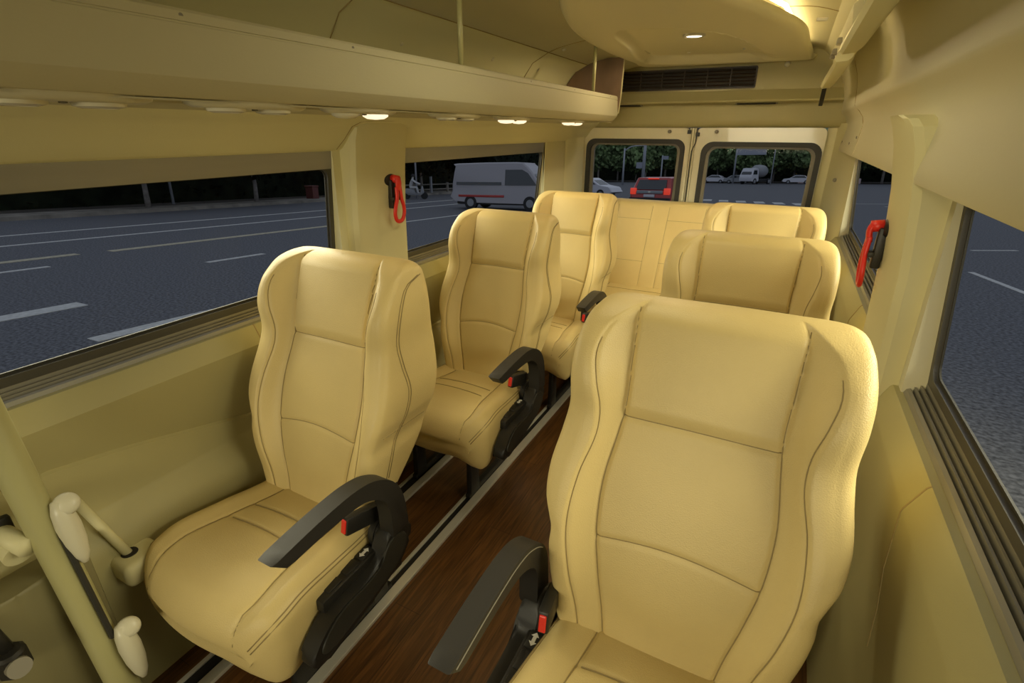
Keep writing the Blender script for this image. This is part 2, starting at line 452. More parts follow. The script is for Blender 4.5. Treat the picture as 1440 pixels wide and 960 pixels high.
# rear headliner panel and air outlet
bm = bmesh.new()
prof = smoothpts([(3.82, 1.475), (3.775, 1.478), (3.755, 1.50), (3.75, 1.55), (3.745, 1.60)], 2)
rp_ = [(p[0], p[1]) for p in prof] + [(3.742, 1.612), (3.690, 1.616), (3.676, 1.622), (3.680, 1.632), (3.735, 1.672), (3.752, 1.69), (3.756, 1.95), (3.86, 1.95), (3.86, 1.475)]
prism(bm, rp_, 'x', -1.40, 0.30)
tag(obj('wall_rear', bm, 'wallp', auto=30), kind='structure')
gr = thing('air_grille', (-0.69, 3.75, 1.70), 'long dark slatted air conditioning grille on the rear header', 'grille')
bm = bmesh.new(); ringplate(bm, rrect(-0.44, 0.415, 0.0, 0.122, 0.01), rrect(-0.432, 0.407, 0.008, 0.114, 0.006), lambda p: (p[0], -0.012, p[1]), lambda p: (p[0], 0.0, p[1])); obj('frame', bm, 'grille', gr)
bm = bmesh.new(); box(bm, -0.435, 0.41, -0.003, 0.0, 0.004, 0.118); obj('backing', bm, 'dark', gr)
for k in range(5):
    bm = bmesh.new(); z = 0.022 + k * 0.0195
    prism(bm, [(-0.012, z - 0.004), (-0.010, z - 0.006), (-0.002, z + 0.002), (-0.004, z + 0.004)], 'x', -0.43, 0.405); obj('slat', bm, 'grille', gr)
for k in range(1, 6):
    bm = bmesh.new(); x = -0.432 + k * 0.14; box(bm, x - 0.003, x + 0.003, -0.013, -0.002, 0.008, 0.114); obj('divider_bar', bm, 'grille', gr)
for x0, x1, lab in ((-1.20, -0.95, 'thin dark slot outlet under the rear header, beside the rack end'), (-0.37, -0.13, 'thin dark slot outlet under the rear header, right of centre')):
    sl = thing('slot_outlet', ((x0 + x1) / 2, 3.715, 1.622), lab, 'outlet')
    bm = bmesh.new(); box(bm, x0 - (x0 + x1) / 2, x1 - (x0 + x1) / 2, -0.018, 0.018, -0.012, 0.0, 0.002)
    o = obj('frame', bm, 'ventgrey', sl); o.rotation_euler = (math.radians(-8), 0, 0)
    bm = bmesh.new(); box(bm, x0 - (x0 + x1) / 2 + 0.012, x1 - (x0 + x1) / 2 - 0.012, -0.021, 0.010, -0.014, -0.009)
    o = obj('slot', bm, 'dark', sl); o.rotation_euler = (math.radians(-8), 0, 0)
bm = bmesh.new(); lathe(bm, [(0, 0.012), (0.012, 0.011), (0.016, 0.0)], 16, Matrix.Translation((-0.12, 3.752, 1.822)) @ Matrix.Rotation(PI / 2, 4, 'X'))
tag(obj('cover_button', bm, 'bezel', smooth=True), 'small round cream cap beside the dark rear grille', 'cap')

# rear doors
def rear_door(name, x0, x1, wx0, wx1, wz0, wz1, corner, lab_handle):
    bm = bmesh.new()
    outer = rrect(x0, x1, 0.03, 1.476, 0.035)
    inner = rrect(wx0 - 0.022, wx1 + 0.022, wz0 - 0.022, wz1 + 0.020, corner + 0.012)
    ringplate(bm, outer, inner, lambda p: (p[0], YR - 0.03, p[1]), lambda p: (p[0], YR + 0.03, p[1]))
    d = tag(obj(name, bm, 'whitemetal', auto=30), kind='structure')
    bm = bmesh.new()
    ringplate(bm, rrect(wx0 - 0.022, wx1 + 0.022, wz0 - 0.022, wz1 + 0.020, corner + 0.012), rrect(wx0 + 0.008, wx1 - 0.008, wz0 + 0.008, wz1 - 0.010, corner), lambda p: (p[0], YR - 0.036, p[1]), lambda p: (p[0], YR + 0.02, p[1]))
    obj('window_seal', bm, 'rubber', d, auto=40)
    bm = bmesh.new()
    ringplate(bm, rrect(wx0 + 0.004, wx1 - 0.004, wz0 + 0.004, wz1 - 0.006, corner), rrect(wx0 + 0.030, wx1 - 0.030, wz0 + 0.03, wz1 - 0.022, corner - 0.01), lambda p: (p[0], YR - 0.012, p[1]), lambda p: (p[0], YR + 0.012, p[1]))
    obj('glass_border', bm, 'ventgrey', d)
    bm = bmesh.new(); q = rrect(wx0, wx1, wz0, wz1, corner); bm.faces.new([bm.verts.new((a, YR, b)) for a, b in q]); obj('pane', bm, 'glass', d)
    return d


d1 = rear_door('door_1', -1.385, -0.628, -1.325, -0.670, 0.80, 1.385, 0.05, '')
d2 = rear_door('door_2', -0.585, 0.166, -0.520, 0.140, 0.80, 1.372, 0.06, '')
for d, x in ((d1, -0.76), (d2, -0.46)):
    bm = bmesh.new(); lathe(bm, [(0.011, 0), (0.011, 0.022), (0.007, 0.026), (0, 0.026)], 14, Matrix.Translation((x, YR - 0.03, 1.452)) @ Matrix.Rotation(PI / 2, 4, 'X'))
    obj('bump_stop', bm, 'ventgrey', d, auto=40)
bm = bmesh.new()
for x0, x1, yy, mt in ((-0.628, -0.617, 0, 0), (-0.613, -0.600, 0, 0), (-0.596, -0.587, 0, 0)):
    box(bm, x0, x1, YR - 0.042, YR + 0.03, 0.03, 1.474, 0.003)
tag(obj('trim_2', bm, 'whitemetal', auto=40), kind='structure')
bm = bmesh.new(); box(bm, -0.640, -0.575, YR - 0.018, YR - 0.006, 0.03, 1.474); tag(obj('trim_3', bm, 'rubber'), kind='structure')
rod = thing('door_latch_rod', (-0.58, YR - 0.045, 1.44), 'thin black latch rod with bracket beside the rear door gap', 'latch')
bm = bmesh.new(); tube(bm, smoothpts([(0.0, 0, 0.03), (0.0, 0, -0.02), (-0.004, 0, -0.06), (-0.018, 0, -0.10), (-0.022, 0, -0.15), (-0.022, 0, -0.48)], 4), 0.003, 8); obj('rod', bm, 'rubber', rod, smooth=True)
for x, z in ((0.004, -0.005), (-0.05, 0.01)):
    bm = bmesh.new(); box(bm, x - 0.012, x + 0.012, -0.008, 0.012, z - 0.012, z + 0.012, 0.003); obj('bracket', bm, 'blackp', rod)
# bodywork beside the doors
bm = bmesh.new()
prism(bm, [(-1.401, 3.12), (-1.392, 3.12), (-1.380, 3.30), (-1.376, 3.55), (-1.372, 3.80), (-1.401, 3.80)], 'z', 0.0, 1.50)
prism(bm, [(-1.376, 3.42), (-1.36, 3.45), (-1.355, 3.74), (-1.376, 3.76)], 'z', 0.0, 1.49)
tag(obj('trim_4', bm, 'trim', auto=30), kind='structure')
bm = bmesh.new()
prism(bm, [(0.321, 3.45), (0.316, 3.46), (0.215, 3.79), (0.166, 3.80), (0.166, 3.83), (0.321, 3.83)], 'z', 0.0, 1.50)
tag(obj('trim_5', bm, 'trim', auto=20), kind='structure')
for xs, y, lab in ((0.262, 3.65, 'small grey hook knob on the right rear corner trim'),):
    bm = bmesh.new(); lathe(bm, [(0.009, 0), (0.011, 0.012), (0.006, 0.02), (0, 0.02)], 12, Matrix.Translation((xs, y, 1.19)) @ Matrix.Rotation(-PI / 2, 4, 'Y'))
    tag(obj('coat_hook', bm, 'ventgrey', smooth=True), lab, 'hook')


# side windows
def window(name, y0, y1, sg, label=None):
    """sg maps a left-hand x to the actual side"""
    def X(x): return x if sg < 0 else 2 * XC - x
    zb, zt = 0.912, 1.392
    def plane(off):
        return lambda p: (X(-1.452 + (p[1] - zb) / (zt - zb) * 0.052 + off), p[0], p[1])
    bm = bmesh.new()
    outer = rrect(y0 - 0.01, y1 + 0.01, zb - 0.01, zt + 0.005, 0.002)
    inner = rrect(y0 + 0.018, y1 - 0.018, 0.948, 1.330, 0.03)
    ringplate(bm, outer, inner, plane(0.004), plane(-0.006))
    fr_ = tag(obj(name, bm, 'framedark'), kind='structure')
    bm = bmesh.new(); ringplate(bm, rrect(y0, y1, 1.329, zt + 0.003, 0.001), rrect(y0 + 0.003, y1 - 0.003, 1.331, zt + 0.001, 0.0005), plane(0.0055), plane(0.004))
    bm.free(); bm = bmesh.new(); q = [(y0 - 0.008, 1.3295), (y1 + 0.008, 1.3295), (y1 + 0.008, zt + 0.004), (y0 - 0.008, zt + 0.004)]
    A = [bm.verts.new(plane(0.0045 if sg < 0 else 0.0045)(p)) for p in q]; B = [bm.verts.new(plane(0.0062)(p)) for p in q]
    bm.faces.new(A[::-1]); bm.faces.new(B)
    for j in range(4): bm.faces.new((A[j], A[(j + 1) % 4], B[(j + 1) % 4], B[j]))
    obj('header_band', bm, 'header', fr_)
    bm = bmesh.new(); ringplate(bm, rrect(y0 - 0.004, y1 + 0.004, 0.925, zt, 0.002), rrect(y0 + 0.022, y1 - 0.022, 0.955, 1.327, 0.026), plane(-0.006), plane(-0.010)); obj('glass_edge', bm, 'rubber', fr_)
    bm = bmesh.new(); q = rrect(y0, y1, zb, zt, 0.004); bm.faces.new([bm.verts.new(plane(-0.007)(p)) for p in q]); obj('pane', bm, 'glass', fr_)
    # the ribbed sliding track along the sill
    bm = bmesh.new()
    prof = [(-1.452, 0.885), (-1.452, 0.925), (-1.446, 0.925), (-1.446, 0.900), (-1.440, 0.900), (-1.440, 0.917), (-1.436, 0.917), (-1.436, 0.896), (-1.430, 0.896), (-1.430, 0.911),
            (-1.426, 0.911), (-1.426, 0.892), (-1.420, 0.892), (-1.420, 0.906), (-1.413, 0.903), (-1.409, 0.894), (-1.409, 0.880)]
    prism(bm, [(X(a), b) for a, b in prof], 'y', y0 - 0.0, y1 + 0.0)
    obj('sill_track', bm, 'track', fr_)
    return fr_


window('window_1', *WIN[0], -1); window('window_2', *WIN[1], -1); window('window_3', *WIN[0], 1); window('window_4', WIN[1][0], 3.45, 1)


# pillar covers
def pillar_cover(name, sg):
    def X(x): return x if sg < 0 else 2 * XC - x
    bm = bmesh.new()
    y0, y1 = 1.375, 1.665
    secs = []
    for z, dx, a, b in ((0.62, 0.0, 0, 0), (0.90, 0.0, 0, 0), (1.15, 0.008, 0, 0), (1.32, 0.022, 0, 0), (1.42, 0.036, 0.0, 0), (1.462, 0.046, 0.004, 0.004), (1.478, 0.052, 0.03, 0.012), (1.486, 0.056, 0.07, 0.03)):
        xi = -1.352 + dx + (0.0 if z > 0.85 else -0.004)
        if sg > 0: xi += 0.004 + 0.35 * dx
        q = [(-1.410 + max(0, z - 0.88) * 0.03, y0 + a), (xi - 0.022, y0 + a), (xi - 0.006, y0 + a + 0.012), (xi, y0 + a + 0.035), (xi, y1 - b - 0.045), (xi - 0.004, y1 - b - 0.012), (xi - 0.014, y1 - b), (-1.410 + max(0, z - 0.88) * 0.03, y1 - b)]
        secs.append([bm.verts.new((X(x), y, z)) for x, y in q])
    for A, B in zip(secs, secs[1:]):
        for j in range(7): bm.faces.new((A[j], A[j + 1], B[j + 1], B[j]))
        bm.faces.new((A[7], A[0], B[0], B[7]))
    bm.faces.new(secs[0]); bm.faces.new(secs[-1][::-1])
    return tag(obj(name, bm, 'trim', auto=25), kind='structure')


pillar_cover('trim_6', -1); pillar_cover('trim_7', 1)
# joint lines in the side trim
bm = bmesh.new()
def xline(y, x_of, pr, a, b, r=0.0018):
    tube(bm, [(x, y, z) for x, z in pr(y)[a:b]], r, 5)
xline(0.93, None, lower_profile, 3, 8); xline(2.25, None, lower_profile, 3, 8)
xline(0.95, None, lower_right, 3, 10); xline(2.05, None, lower_right, 3, 10)
tube(bm, [(-1.377, 1.50 - 0.15 + 0.0, 1.392), (-1.346, 1.36, 1.425), (-1.316, 1.372, 1.464), (-1.299, 1.40, 1.479), (-1.288, 1.45, 1.483), (-1.285, 1.60, 1.485), (-1.285, 1.66, 1.485)], 0.002, 5)
tag(obj('trim_8', bm, 'seam'), kind='structure')


# knobs and glass-breaking hammers on the pillars
def hammer(label, sg, y, x, z):
    s = 1 if sg < 0 else -1
    t = thing('emergency_hammer', (x, y, z), label, 'emergency hammer')
    bm = bmesh.new(); lathe(bm, [(0, 0.014), (0.030, 0.013), (0.038, 0.006), (0.040, 0)], 24, Matrix.Scale(0.62, 4, (0, 0, 1)) @ Matrix.Rotation(s * PI / 2, 4, 'Y')); obj('holder_plate', bm, 'blackp', t, smooth=True)
    bm = bmesh.new(); box(bm, min(0, s * 0.022), max(0, s * 0.022), -0.014, 0.012, -0.105, 0.0, 0.004); obj('holder_stem', bm, 'blackp', t, auto=40)
    bm = bmesh.new(); box(bm, min(s * 0.02, s * 0.034), max(s * 0.02, s * 0.034), -0.022, 0.026, -0.075, -0.062, 0.003); obj('retaining_clip', bm, 'rubber', t, auto=40)
    bm = bmesh.new()
    lp = smoothpts([(-0.010, -0.03), (-0.013, -0.08), (-0.024, -0.115), (-0.027, -0.145), (-0.018, -0.172), (0.0, -0.180), (0.018, -0.172), (0.027, -0.145), (0.024, -0.115), (0.013, -0.08), (0.010, -0.03)], 5)
    tube(bm, [(s * (0.034 + 0.004 * math.sin(-p[1] * 20)), p[0] + 0.008, p[1] * 0.86) for p in lp], 0.0080, 10, flat=(1.0, 0.8))
    obj('loop_handle', bm, 'red', t, smooth=True)
    bm = bmesh.new(); tube(bm, [(s * 0.012, 0.008, 0.004), (s * 0.040, 0.008, 0.0)], 0.015, 14)
    tube(bm, smoothpts([(s * 0.036, 0.008, 0.004), (s * 0.040, 0.008, -0.012), (s * 0.035, 0.008, -0.04)], 4), 0.015, 12, flat=(1.0, 0.5)); obj('hammer_head', bm, 'red', t, smooth=True)
    return t


hammer('red loop emergency hammer in a black holder on the left pillar', -1, 1.56, -1.342, 1.280)
hammer('red loop emergency hammer in a black holder on the right pillar', 1, 1.60, 0.256, 1.225)
for sg, x, y, lab in ((-1, -1.339, 1.54, 'small cream screw button above the left emergency hammer'), (1, 0.251, 1.53, 'small dark oval button above the right emergency hammer')):
    bm = bmesh.new(); lathe(bm, [(0.009, 0), (0.009, 0.004), (0.006, 0.006), (0, 0.006)], 16, Matrix.Translation((x, y, 1.322)) @ Matrix.Rotation(-sg * PI / 2, 4, 'Y'))
    tag(obj('pillar_button', bm, 'trim' if sg < 0 else 'ventgrey', smooth=True), lab, 'button')

# ------------------------------------------------------------------ luggage rack on the left
RY0, RY1 = YF + 0.02, 3.22
rack = thing('luggage_rack', (-1.12, 1.0, 1.50), 'long cream overhead luggage rack along the left wall', 'luggage rack')
def rel(o): return at_child(o, rack)
bm = bmesh.new()
rk = [(-1.285, 1.494), (-1.062, 1.498), (-1.058, 1.505), (-0.995, 1.508), (-0.990, 1.502), (-0.972, 1.504), (-0.958, 1.515), (-0.944, 1.534), (-0.942, 1.545), (-0.9475, 1.615), (-0.9500, 1.616),
      (-0.9500, 1.619), (-0.948, 1.620), (-0.950, 1.634), (-0.954, 1.639), (-0.972, 1.639), (-0.976, 1.634), (-0.982, 1.556), (-1.275, 1.556)]
secs = []
ys = [RY0] + [0.5, 1.5, 2.5, 3.10, 3.15, 3.19, 3.212, RY1]
for y in ys:
    k = 0 if y < 3.11 else (y - 3.10) / 0.12
    e = 0.05 * (1 - math.sqrt(max(0, 1 - k * k)))
    secs.append([bm.verts.new((x - (e if x > -1.0 else 0) + 0, y, z + (e * 0.35 if z < 1.54 else 0))) for x, z in rk])
for A, B in zip(secs, secs[1:]):
    n = len(A)
    for j in range(n): bm.faces.new((A[j], A[(j + 1) % n], B[(j + 1) % n], B[j]))
bm.faces.new(secs[0]); bm.faces.new(secs[-1][::-1])
rel(obj('shelf', bm, 'liner', rack, auto=22))
bm = bmesh.new()
endp = [(-1.27, 1.55), (-0.958, 1.55), (-0.950, 1.64), (-0.945, 1.842), (-1.05, 1.838), (-1.14, 1.82), (-1.235, 1.775), (-1.29, 1.71), (-1.305, 1.63)]
prism(bm, endp, 'y', 3.195, 3.212); rel(obj('end_panel', bm, 'trim', rack, auto=30))
bm = bmesh.new(); prism(bm, [(-0.992, 1.5025), (-0.980, 1.5015), (-0.980, 1.4985), (-0.992, 1.4990)], 'y', RY0, 3.15); rel(obj('lit_edge_strip', bm, 'bezel', rack))  # pale strip added as the lamp-lit edge of the slot
bm = bmesh.new(); prism(bm, [(a * 0.992 - 0.009, 1.556 + (b - 1.55) * 0.985) for a, b in endp], 'y', 3.188, 3.195); rel(obj('divider_lining', bm, 'brown', rack))
for y in (1.505, 2.75, 0.2):
    bm = bmesh.new(); tube(bm, [(-0.964, y, 1.632), (-0.964, y, 1.858)], 0.0085, 14); rel(obj('support_pole', bm, 'pole', rack, smooth=True))
for y in (0.62, 1.02, 1.98, 2.45, 3.0):
    bm = bmesh.new(); lathe(bm, [(0.004, 0), (0.004, 0.002), (0, 0.002)], 10, Matrix.Translation((-0.951, y, 1.628)) @ Matrix.Rotation(PI / 2, 4, 'Y')); rel(obj('rivet', bm, 'ventgrey', rack))
# dome caps on the lining behind the rack
for x, y, z, nx in ((-1.285, 1.62, 1.733, 1), (-1.27, 2.24, 1.75, 1), (-1.105, 2.68, 1.828, 0), (-1.27, 2.72, 1.75, 1)):
    n_ = Vector((0.75, 0, -0.66)) if nx else Vector((0.2, 0, -0.98))
    bm = bmesh.new(); lathe(bm, [(0.010, -0.002), (0.010, 0.003), (0.006, 0.006), (0, 0.007)], 14, Matrix.Translation((x, y, z)) @ n_.to_track_quat('Z', 'Y').to_matrix().to_4x4())
    obj('lining_cap', bm, 'bezel', bpy.data.objects['wall_left'], smooth=True)


def fixture(y, kind, label, cat, group=None):
    t = thing('reading_light' if kind != 'vent' else 'air_vent', (-1.020, y, 1.503), label, cat, group)
    L = 0.125 if kind != 'vent' else 0.135
    bm = bmesh.new()
    loop = [(0.042 * math.copysign(abs(math.cos(a)) ** 0.7, math.cos(a)), L * math.sin(a)) for a in [2 * PI * i / 36 for i in range(36)]]
    A = [bm.verts.new((x * 1.05, yy * 1.03, 0.001)) for x, yy in loop]; B = [bm.verts.new((x, yy, -0.007)) for x, yy in loop]; C_ = [bm.verts.new((x * 0.82, yy * 0.9, -0.0125)) for x, yy in loop]
    for P, Q in ((A, B), (B, C_)):
        for j in range(36): bm.faces.new((P[j], P[(j + 1) % 36], Q[(j + 1) % 36], Q[j]))
    bm.faces.new(C_); obj('bezel', bm, 'bezel', t, auto=50)
    for s in (-1, 1):
        m4 = Matrix.Translation((0, s * 0.055, -0.011)) @ Matrix.Diagonal((1, 1.25, 1, 1))
        if kind == 'vent':
            bm = bmesh.new(); lathe(bm, [(0.032, 0), (0.030, -0.007), (0.020, -0.010), (0.019, -0.006), (0, -0.006)], 24, m4); obj('nozzle', bm, 'lensoff', t, auto=50)
        else:
            bm = bmesh.new(); lathe(bm, [(0.031, 0), (0.030, -0.006), (0.020, -0.012), (0, -0.014)], 24, m4)
            obj('lens', bm, 'lens' if (kind == 'lit' or s > 0) else 'lensoff', t, smooth=True)
            if kind == 'lit' or s > 0:
                l = bpy.data.lights.new('reading_lamp', 'SPOT'); l.energy = 3.2; l.color = (1, 0.66, 0.30); l.spot_size = 1.9; l.spot_blend = 0.8; l.shadow_soft_size = 0.025
                lo = bpy.data.objects.new('reading_lamp', l); COL.objects.link(lo); lo.location = (-1.020, y + s * 0.055, 1.485)
    bm = bmesh.new(); lathe(bm, [(0.006, 0), (0.006, -0.004), (0, -0.005)], 12, Matrix.Translation((0.012, 0, -0.011))); obj('switch', bm, 'ventgrey', t)
    return t


fixture(0.44, 'vent', 'oval cream ceiling vent under the rack, nearest the camera', 'air vent')
fixture(0.775, 'half0' if False else 'vent', 'oval cream vent under the rack between near vent and first lamp', 'air vent')
fixture(1.10, 'half', 'reading light under the rack above the nearest left seat', 'reading light', 'reading lights under the rack')
fixture(1.55, 'vent', 'oval cream vent under the rack just past the left pillar', 'air vent')
fixture(1.96, 'lit', 'reading light under the rack above the second left seat', 'reading light', 'reading lights under the rack')
fixture(2.62, 'lit', 'reading light under the rack farthest from camera, above third left seat', 'reading light', 'reading lights under the rack')

# folding consoles along the right roof edge
def console(y0, y1, label):
    ym = (y0 + y1) / 2
    t = thing('roof_console', (0.09, ym, 1.72), label, 'roof console')
    h = (y1 - y0) / 2
    bm = bmesh.new()
    secs = []
    for k, (yy, s) in enumerate(((-h, 0.9), (-h + 0.015, 1.0), (h - 0.13, 1.0), (h - 0.05, 0.97), (h - 0.015, 0.90), (h, 0.78))):
        q = [(-0.026, -0.066), (-0.018, -0.075), (0.014, -0.072), (0.026, -0.062), (0.052, 0.035), (0.050, 0.048), (0.022, 0.055), (0.012, 0.048)]
        secs.append([bm.verts.new((p[0] * (0.5 + s / 2), yy, 0.05 + (p[1] - 0.05) * s)) for p in q])
    for A, B in zip(secs, secs[1:]):
        n = len(A)
        for j in range(n): bm.faces.new((A[j], A[(j + 1) % n], B[(j + 1) % n], B[j]))
    bm.faces.new(secs[0]); bm.faces.new(secs[-1][::-1])
    obj('flap', bm, 'trim', t, auto=40)
    bm = bmesh.new(); prism(bm, [(0.005, 0.03), (0.06, 0.03), (0.085, 0.075), (0.03, 0.125), (-0.005, 0.10)], 'y', -h + 0.03, h - 0.10, 0.006); obj('mounting_rail', bm, 'liner', t, auto=40)
    for yy in (-h * 0.2, h * 0.35, h * 0.62):
        bm = bmesh.new(); box(bm, -0.016, 0.006, yy - 0.03, yy + 0.03, 0.040, 0.062, 0.005); obj('hinge', bm, 'ventgrey', t, auto=40)
    return t


console(0.80, 1.88, 'long cream folding console on the right roof edge, nearer one')
console(2.10, 3.22, 'long cream folding console on the right roof edge, farther one')
bm = bmesh.new(); prism(bm, [(3.22, 1.655), (3.235, 1.665), (3.32, 1.60), (3.30, 1.575), (3.25, 1.60)], 'x', 0.075, 0.095, 0.004); tag(obj('stay_arm', bm, 'blackp'), 'short black bar hanging behind the farther roof console', 'bar')
bm = bmesh.new(); tube(bm, [(-0.01, 2.66, 1.868), (0.03, 2.66, 1.866)], 0.007, 10); tag(obj('roof_clip', bm, 'alu'), 'tiny metal clip on the roof seam right of the duct housing', 'clip')
for y, z in ((3.15, 1.40), (3.62, 1.40), (2.86, 1.43)):
    bm = bmesh.new(); lathe(bm, [(0.006, 0), (0.006, 0.004), (0, 0.004)], 10, Matrix.Translation((0.2435, y, z)) @ Matrix.Rotation(-PI / 2, 4, 'Y')); obj('lining_screw', bm, 'ventgrey', bpy.data.objects['wall_right'])

# ------------------------------------------------------------------ seat rails on the floor
def rail(x0, x1, label, flip=False):
    t = thing('seat_rail', ((x0 + x1) / 2, 1.6, 0), label, 'seat rail'); c = (x0 + x1) / 2; w_ = (x1 - x0)
    ya, yb = YF + 0.1 - 1.6, 3.1 - 1.6
    parts = [(x0 - c, x0 - c + 0.014, 0.009, 'alu'), (x0 - c + 0.014, x1 - c - 0.030, 0.003, 'dark'), (x1 - c - 0.034, x1 - c, 0.013, 'alu')]
    for (a, b, h, mt), nm in zip(parts, ('inner_lip', 'slot', 'edge_strip')):
        bm = bmesh.new(); box(bm, a, b, ya, yb, 0.0, h, 0.002 if mt == 'alu' else 0); obj(nm, bm, mt, t)
rail(-0.985, -0.912, 'aluminium seat rail on the floor beside the aisle, under left seats')
rail(-1.275, -1.185, 'aluminium seat rail on the floor close to the left wall')
rail(-0.20, -0.13, 'aluminium seat rail on the floor under the right seats')

# ------------------------------------------------------------------ seats
yf = lerp_tab([(0.42, -0.005), (0.50, 0.010), (0.58, 0.022), (0.68, 0.048), (0.80, 0.092), (0.90, 0.132), (0.98, 0.158), (1.04, 0.180), (1.10, 0.204), (1.14, 0.222)])
yr = lerp_tab([(0.42, 0.085), (0.48, 0.13), (0.56, 0.20), (0.66, 0.275), (0.76, 0.315), (0.88, 0.335), (0.98, 0.330), (1.05, 0.322), (1.10, 0.316), (1.14, 0.31)])
hw = lerp_tab([(0.42, 0.196), (0.48, 0.210), (0.56, 0.223), (0.63, 0.231), (0.672, 0.231), (0.70, 0.238), (0.74, 0.250), (0.80, 0.253), (0.87, 0.243), (0.93, 0.236), (1.0, 0.238), (1.05, 0.238), (1.09, 0.233), (1.115, 0.226), (1.14, 0.215)])
xc = lerp_tab([(0.42, 0.100), (0.50, 0.112), (0.60, 0.132), (0.68, 0.146), (0.78, 0.150), (0.88, 0.138), (0.94, 0.132), (1.0, 0.134), (1.13, 0.140)])
xs = lerp_tab([(0.42, 0.146), (0.50, 0.160), (0.60, 0.182), (0.70, 0.196), (0.80, 0.190), (0.88, 0.172), (0.94, 0.172), (1.0, 0.184), (1.05, 0.192), (1.09, 0.182), (1.115, 0.160), (1.13, 0.143)])
BB = lerp_tab([(0.42, 0.012), (0.52, 0.022), (0.62, 0.038), (0.75, 0.050), (0.84, 0.046), (0.92, 0.048), (1.0, 0.070), (1.06, 0.064), (1.10, 0.040), (1.13, 0.022)])
def zhead(x): return 0.912 + 0.004 * math.cos(x * 12)
def zlum(x): return 0.665 + 0.022 * math.cos(x / 0.15 * PI / 2)


def front(x, z):
    a = abs(x); c = xc(z); s = max(xs(z), c + 0.004); W_ = hw(z)
    B_ = BB(z)
    if a < c:
        y = yf(z) - 0.007 * (1 - (a / c) ** 2)
        y += 0.0035 * math.exp(-((z - zhead(x)) / 0.006) ** 2) + 0.0035 * math.exp(-((z - zlum(x)) / 0.006) ** 2)
        if z > zhead(x): y -= 0.008 * sst((z - zhead(x)) / 0.03)
    elif a < s + 0.012:
        t = (a - c) / max(0.02, (s + 0.012 - c)); y = yf(z) - B_ * sst(min(1, t)) * 0.95
    else:
        t = (a - s - 0.012) / max(0.01, W_ - s - 0.012); y = yf(z) - B_ * (0.95 + 0.05 * math.sin(t * PI) - 0.35 * t * t)
    y += 0.0045 * math.exp(-((a - c) / 0.0045) ** 2) + 0.0030 * math.exp(-((a - s) / 0.004) ** 2)
    return y


def back_grid():
    Z0, Z1 = 0.455, 1.130; NZ = 190; NF = 84; RE = 0.026
    rows = []
    for i in range(-6, NZ + 9):
        if i < 0: z = Z0; k = (-i) / 6; r = 0.025; ins = r * (1 - math.cos(k * PI / 2)) if False else r * (1 - math.sqrt(max(0, 1 - k * k))); z = Z0 - 0.018 * math.sin(k * PI / 2)
        elif i > NZ:
            k = (i - NZ) / 8; r = 0.036; ins = r * (1 - math.cos(k * PI / 2)); zc = Z1 - 0.030; z = zc + 0.030 * math.sin(k * PI / 2)
        else:
            z = Z0 + (Z1 - 0.030 - Z0) * i / NZ; ins = 0
        zz = min(max(z, 0.42), 1.14); W_ = hw(zz); b = yr(zz)
        ring = []
        we = W_ - RE
        for j in range(NF + 1):
            x = we * j / NF; ring.append((x, front(x, zz)))
        ye = ring[-1][1]
        for j in range(1, 9):
            a = j / 8 * PI / 2; ring.append((we + RE * math.sin(a), ye + RE * 1.1 * (1 - math.cos(a))))
        y1 = ring[-1][1]; rb = 0.05; y2 = b - rb
        for j in range(1, 11):
            t = j / 10; ring.append((W_ - 0.004 * math.sin(t * PI) * 0, y1 + (y2 - y1) * t))
        for j in range(1, 8):
            a = j / 7 * PI / 2; ring.append((W_ - rb * (1 - math.cos(a)), y2 + rb * math.sin(a)))
        xb = ring[-1][0]
        for j in range(1, 9):
            ring.append((xb * (1 - j / 8), b + 0.006 * math.sin(j / 8 * PI / 2)))
        # inset toward the top and the bottom
        ym = (yf(zz) + b) / 2
        o = []
        for x, y in ring:
            sx = (W_ - ins * 0.8) / W_; hd = (b - yf(zz)) / 2
            o.append((x * sx, ym + (y - ym) * max(0.05, (hd - ins) / hd), z))
        rows.append(o)
    return rows


def grid_to_bm(rows, mirror_=True):
    bm = bmesh.new(); n = len(rows[0]); VR = []
    for r in rows:
        right = [bm.verts.new(p) for p in r]
        left = [bm.verts.new((-p[0], p[1], p[2])) for p in r[1:-1]]
        VR.append(right + left[::-1])
    N = len(VR[0])
    for A, B in zip(VR, VR[1:]):
        for j in range(N): bm.faces.new((A[j], A[(j + 1) % N], B[(j + 1) % N], B[j]))
    bm.faces.new(VR[0]); bm.faces.new(VR[-1][::-1])
    return bm


BG = back_grid()
bmB = grid_to_bm(BG); bmesh.ops.recalc_face_normals(bmB, faces=bmB.faces)
ME_BACK = bpy.data.meshes.new('seat_back'); bmB.to_mesh(ME_BACK); bmB.free()


def surf_row(x, rows_i):
    r = BG[rows_i]
    for j in range(85):
        if r[j][0] >= x or j == 84: break
    if j == 0: return Vector(r[0])
    a, b = r[j - 1], r[j]; t = 0 if b[0] == a[0] else (x - a[0]) / (b[0] - a[0]); t = min(1, max(0, t))
    return Vector(a).lerp(Vector(b), t)


